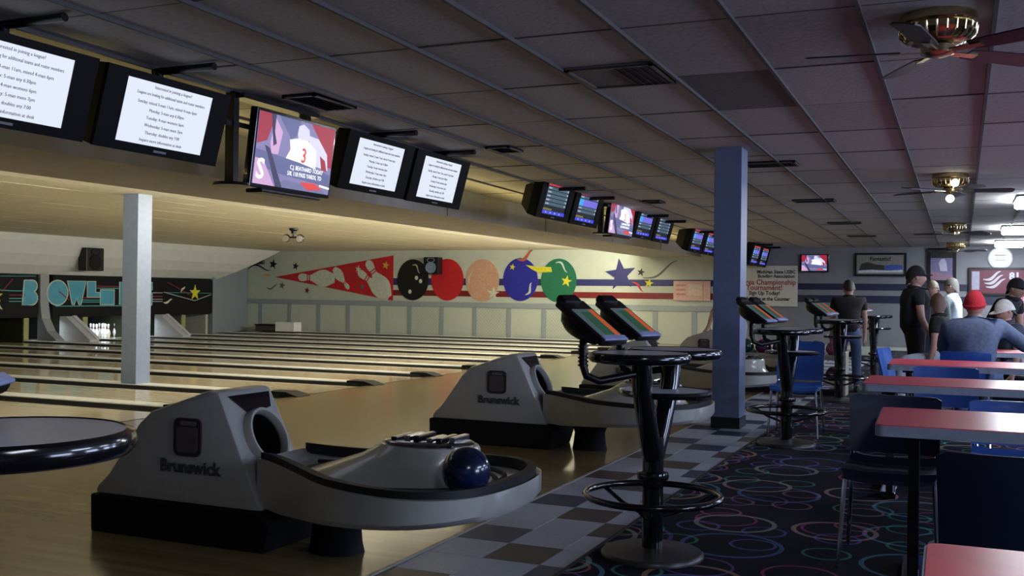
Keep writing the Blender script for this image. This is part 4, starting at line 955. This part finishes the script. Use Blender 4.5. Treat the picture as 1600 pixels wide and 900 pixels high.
def person(label, loc, rz, top, legs, H=1.75, sit=False, lean=0, head=(0, 0), arms=None, sleeve='short', hair=(.03, .02, .015), hat=None, brim=False, girth=1.0, seat=.45):
    """figure facing local +Y.  head=(yaw, nod).  arms={-1:(elbow dir, wrist dir), 1:...}"""
    e = empty('person', loc, rz); tag(e, label, 'person'); k = H/1.75
    V = Vector
    s = V((0, math.sin(lean), math.cos(lean)))
    pel = V((0, 0, .94*k if not sit else seat+.11))
    waist = pel+s*.16*k; chest = pel+s*.36*k; neckb = pel+s*.49*k; neck = neckb+(s*.6+V((0, .1, .5))).normalized()*.045*k
    hr = Matrix.Rotation(head[0], 4, 'Z') @ Matrix.Rotation(-head[1], 4, 'X')
    hc = neck+(s*.4+V((0, .08, .8))).normalized()*.088*k
    verts, edges, rad, idx = [], [], [], {}
    def add(n, p, r, par=None):
        idx[n] = len(verts); verts.append(p); rad.append(r)
        if par: edges.append((idx[par], idx[n]))
    g = girth
    add('pel', pel, .105*k*g); add('waist', waist, .10*k*g, 'pel'); add('chest', chest, .115*k*g, 'waist'); add('neckb', neckb, .075*k, 'chest'); add('neck', neck, .052*k, 'neckb'); add('skull', hc, .07*k, 'neck')
    J = {}
    dflt = {-1: ((-.12, .05, -1), (-.02, .25, -1)), 1: ((.12, .05, -1), (.02, .25, -1))}
    arms = arms or dflt
    for sd in (-1, 1):
        sh = neckb-s*.07*k+V((sd*.185*k*(.5+.5*g), 0, 0)); el = sh+V(arms[sd][0]).normalized()*.29*k; wr = el+V(arms[sd][1]).normalized()*.25*k
        d = V(arms[sd][1]).normalized(); J[sd] = (sh, el, wr)
        t = 'L' if sd < 0 else 'R'
        add('sh'+t, sh, .062*k, 'chest'); add('el'+t, el, .043*k, 'sh'+t); add('wr'+t, wr, .027*k, 'el'+t); add('pa'+t, wr+d*.075*k, (.036*k, .018*k), 'wr'+t)
        side = d.cross(V((sd, 0, 0)));  side = side.normalized() if side.length > .1 else V((0, 1, 0))
        pc = wr+d*.075*k; inward = V((-sd, 0, 0))
        for f in range(4):
            off = side*(.027-.018*f)*k; L = (.070, .080, .074, .058)[f]*k
            add('f%d%s' % (f, t), pc+off+d*L*.55, .0085*k, 'pa'+t); add('g%d%s' % (f, t), pc+off+d*L+inward*.014*k, .0075*k, 'f%d%s' % (f, t))
        add('th'+t, wr+d*.045*k+side*.045*k+inward*.012*k, .010*k, 'wr'+t); add('ti'+t, wr+d*.085*k+side*.058*k+inward*.022*k, .008*k, 'th'+t)
        hip = pel+V((sd*.095*k, 0, -.04*k)); 
        if sit: kn = hip+V((sd*.06, .43*k, .0)); an = V((kn.x, kn.y+.02, .085*k))
        else: kn = hip+V((sd*.015, .03*k, -.41*k)); an = V((kn.x, kn.y-.04*k, .085*k))
        add('hip'+t, hip, .078*k, 'pel'); add('kn'+t, kn, .056*k, 'hip'+t); add('an'+t, an, .042*k, 'kn'+t); add('to'+t, an+V((sd*.02, .16*k, -.05*k)), .035*k, 'an'+t)
        J['leg', sd] = (hip, kn, an)
    body = skin_mesh('body', verts, edges, rad, 0, skin_m, e)
    # head merged into the body mesh: skull, jaw, nose, ears
    hd = MB(); R4 = Matrix.Translation(hc) @ hr @ Matrix.Scale(1.1, 4)
    n, mm = 20, 12; rings = []
    for j in range(mm+1):
        ph = PI*j/mm; zz = -math.cos(ph); rr = math.sin(ph); ring = []
        for i in range(n):
            a = 2*PI*i/n; x = .076*rr*math.cos(a); y = .095*rr*math.sin(a); z = .115*zz
            if z < 0: x *= 1+z*2.6; y = y*(1+z*1.6)+.012*(-z/.115)
            if math.sin(a) > .93 and -.45 < zz < .1: y += .022*(1-abs(zz+.2)/.3)
            ring.append(R4 @ (V((x, y, z))*k))
        rings.append(ring)
    hd.loft(rings)
    for sd in (-1, 1): hd.sphere(R4 @ (V((sd*.078, -.005, -.005))*k), .022*k, 8, (.4, .8, 1.2))
    hm = hd.build('head', skin_m, e, smooth=True)
    bmj = bmesh.new(); bmj.from_mesh(body.data); bmj.from_mesh(hm.data); bmj.to_mesh(body.data); bmj.free(); bpy.data.objects.remove(hm)
    body.data.polygons.foreach_set('use_smooth', [True]*len(body.data.polygons))
    for sd in (-1, 1): MB().sphere(R4 @ (V((sd*.031, .083, .008))*k), .011*k, 8).build('eye', eye_m, e, smooth=True)
    MB().sphere(R4 @ (V((0, .088, -.058))*k), .022*k, 8, (1, .35, .3)).build('mouth', lip_m, e, smooth=True)
    # hair or cap
    def cap(scale, zmin, drop):
        rg = []
        for j in range(7):
            t = j/6; zz = zmin+(1-zmin)*math.sin(t*PI/2); rr = math.sqrt(max(0, 1-min(1, zz)**2)); ring = []
            for i in range(18):
                a = 2*PI*i/18; back = max(0, -math.sin(a))
                ring.append(R4 @ (V((.076*scale*max(rr, .02)*math.cos(a), .095*scale*max(rr, .02)*math.sin(a)-.004, .115*scale*zz-(drop*back if j == 0 else drop*.3*back if j == 1 else 0)))*k))
            rg.append(ring)
        return MB().loft(rg)
    if hat is None or brim: cap(1.10, .20, .115).build('hair', mat('hair_%d' % int(hair[0]*1000), hair, .6, var=.25, scale=60), e, smooth=True)
    if hat:
        h_ = cap(1.16 if not brim else 1.13, .08 if brim else .02, .03 if brim else .04).build('cap' if brim else 'knit_cap', hat, e, smooth=True)
        if brim:
            P = [(.078*math.cos(a), .06+.105*math.sin(a)) for a in [PI*i/10 for i in range(11)]]
            MB().prism(P, lambda a, b: R4 @ (V((a, b, .018))*k), lambda a, b: R4 @ (V((a, b*1.02, .026))*k)).build('brim', hat, h_)
        else:
            MB().tube([R4 @ (V((.088*math.cos(2*PI*i/20), .108*math.sin(2*PI*i/20)-.006, .012-.022*max(0, -math.sin(2*PI*i/20))))*k) for i in range(20)], .009*k, 8, True).build('cuff', hat, h_, smooth=True)
    # clothing
    q, ed, rd = [pel-s*(.11 if not sit else .05)*k, waist, chest, neckb-s*.035, neckb+s*.02], [(0, 1), (1, 2), (2, 3), (3, 4)], [.155*k*g, .142*k*g, .155*k*g, .092*k*g*g, .064*k]
    for sd in (-1, 1):
        sh, el, wr = J[sd]; b = len(q)
        sh = sh+s*.015*k
        end = el*.55+sh*.45 if sleeve == 'short' else el
        q += [sh, end]; rd += [.080*k, .066*k if sleeve == 'short' else .072*k]; ed += [(2, b), (b, b+1)]
        if sleeve == 'long': q.append(wr); rd.append(.052*k); ed.append((b+1, b+2))
    MB().tube([neckb+V((.068*k*math.cos(2*PI*i/20), .066*k*math.sin(2*PI*i/20), .004-.012*math.sin(2*PI*i/20))) for i in range(20)], .026*k, 8, True).build('collar', top, e, smooth=True)
    skin_mesh('jacket' if sleeve == 'long' else 'shirt', q, ed, rd, 0, top, e)
    q, ed, rd = [pel+s*.03*k, pel+s*.14*k], [(0, 1)], [.118*k*g, .122*k*g]
    for sd in (-1, 1):
        hip, kn, an = J['leg', sd]; b = len(q)
        q += [hip+(kn-hip)*.16, kn, an]; rd += [.092*k*(.7+.3*g), .078*k, .062*k]; ed += [(0, b), (b, b+1), (b+1, b+2)]
    skin_mesh('trousers', q, ed, rd, 0, legs, e)
    for sd in (-1, 1):
        an = J['leg', sd][2]
        MB().loft([[(an.x+sd*.01+a*math.cos(2*PI*i/14), an.y+.07*k+b*math.sin(2*PI*i/14), z) for i in range(14)] for a, b, z in ((.046*k, .135*k, .002), (.05*k, .14*k, .03), (.045*k, .12*k, .07*k), (.04*k, .07*k, .11*k))]).build('shoe', mat('shoe_dark', (.03, .028, .03), .5), e, smooth=True)
    return e
jean = cloth('denim', (.07, .10, .19)); jean_l = cloth('pale_denim', (.40, .44, .52)); blk = cloth('black', (.012, .012, .013))
D = math.radians
person('man standing in a dark shirt and black cap, facing right with bare arm hanging', (-.50, 13.0, 0), D(-78), blk, blk, 1.74, head=(0, 0), hat=blk, brim=True, girth=1.3,
       arms={-1: ((-.15, .0, -1), (-.05, .35, -1)), 1: ((.15, .1, -1), (.0, .45, -.8))})
person('seated man from behind in a grey-blue jacket and red knit cap', (.10, 10.95, .0), D(-8), cloth('jacket_blue', (.095, .12, .19)), jean, 1.86, sit=True, lean=.22, sleeve='long', hat=mat('red_knit', (.42, .012, .022), .9, bump=.5, scale=60), girth=1.42, seat=.48,
       arms={-1: ((-.2, .55, -.75), (.1, .9, .1)), 1: ((.75, .35, -.62), (.3, .9, .05))})
person('person in a dark top and jeans standing with bowed head by the navy bands', (-1.42, 14.9, 0), D(10), cloth('dark_brown', (.018, .015, .014)), jean, 1.62, lean=.25, head=(0, .4), girth=1.15)
person('bowler in grey shirt bending forward behind the column', (-3.3, 17.0, 0), D(95), cloth('grey', (.10, .095, .10)), cloth('grey_trousers', (.30, .30, .29)), 1.72, lean=.75, head=(0, .3), arms={-1: ((-.1, .6, -.8), (0, .35, -1)), 1: ((.1, .8, -.6), (0, .3, -1))})
person('man in a green-grey jacket behind the standing man', (-.36, 15.2, 0), D(160), cloth('plaid', (.12, .17, .15)), jean, 1.60, sleeve='long', hair=(.25, .2, .13))
person('man in a white shirt standing at the back, turned to the left', (-.10, 16.2, 0), D(75), cloth('white', (.55, .62, .66)), jean, 1.66, hair=(.16, .15, .13), lean=.05, arms={-1: ((-.1, .4, -.9), (.1, .9, 0)), 1: ((.2, .3, -.9), (-.1, .9, 0))})
person('brown-haired person in black top with pale jeans, seated left of the red cap', (-.18, 12.4, 0), D(80), blk, jean_l, 1.66, sit=True, hair=(.10, .05, .03), head=(-1.2, 0), lean=.1, seat=.54)
person('person in a black cap and black shirt leaning over behind the red cap', (.34, 14.2, 0), D(-120), blk, blk, 1.72, lean=.62, hat=blk, brim=True, head=(0, .2))
person('person with a white cap looking down at the right edge', (.56, 13.15, 0), D(120), cloth('black_grey', (.05, .06, .08)), jean, 1.74, sit=True, lean=.2, hat=mat('white_cap', (.68, .66, .58), .8), brim=True, head=(0, .35), sleeve='short')
person('person in a pink shirt standing at the right edge below the sign board', (.78, 16.2, 0), D(170), cloth('pink', (.48, .22, .25)), jean, 1.62, hair=(.12, .08, .06))
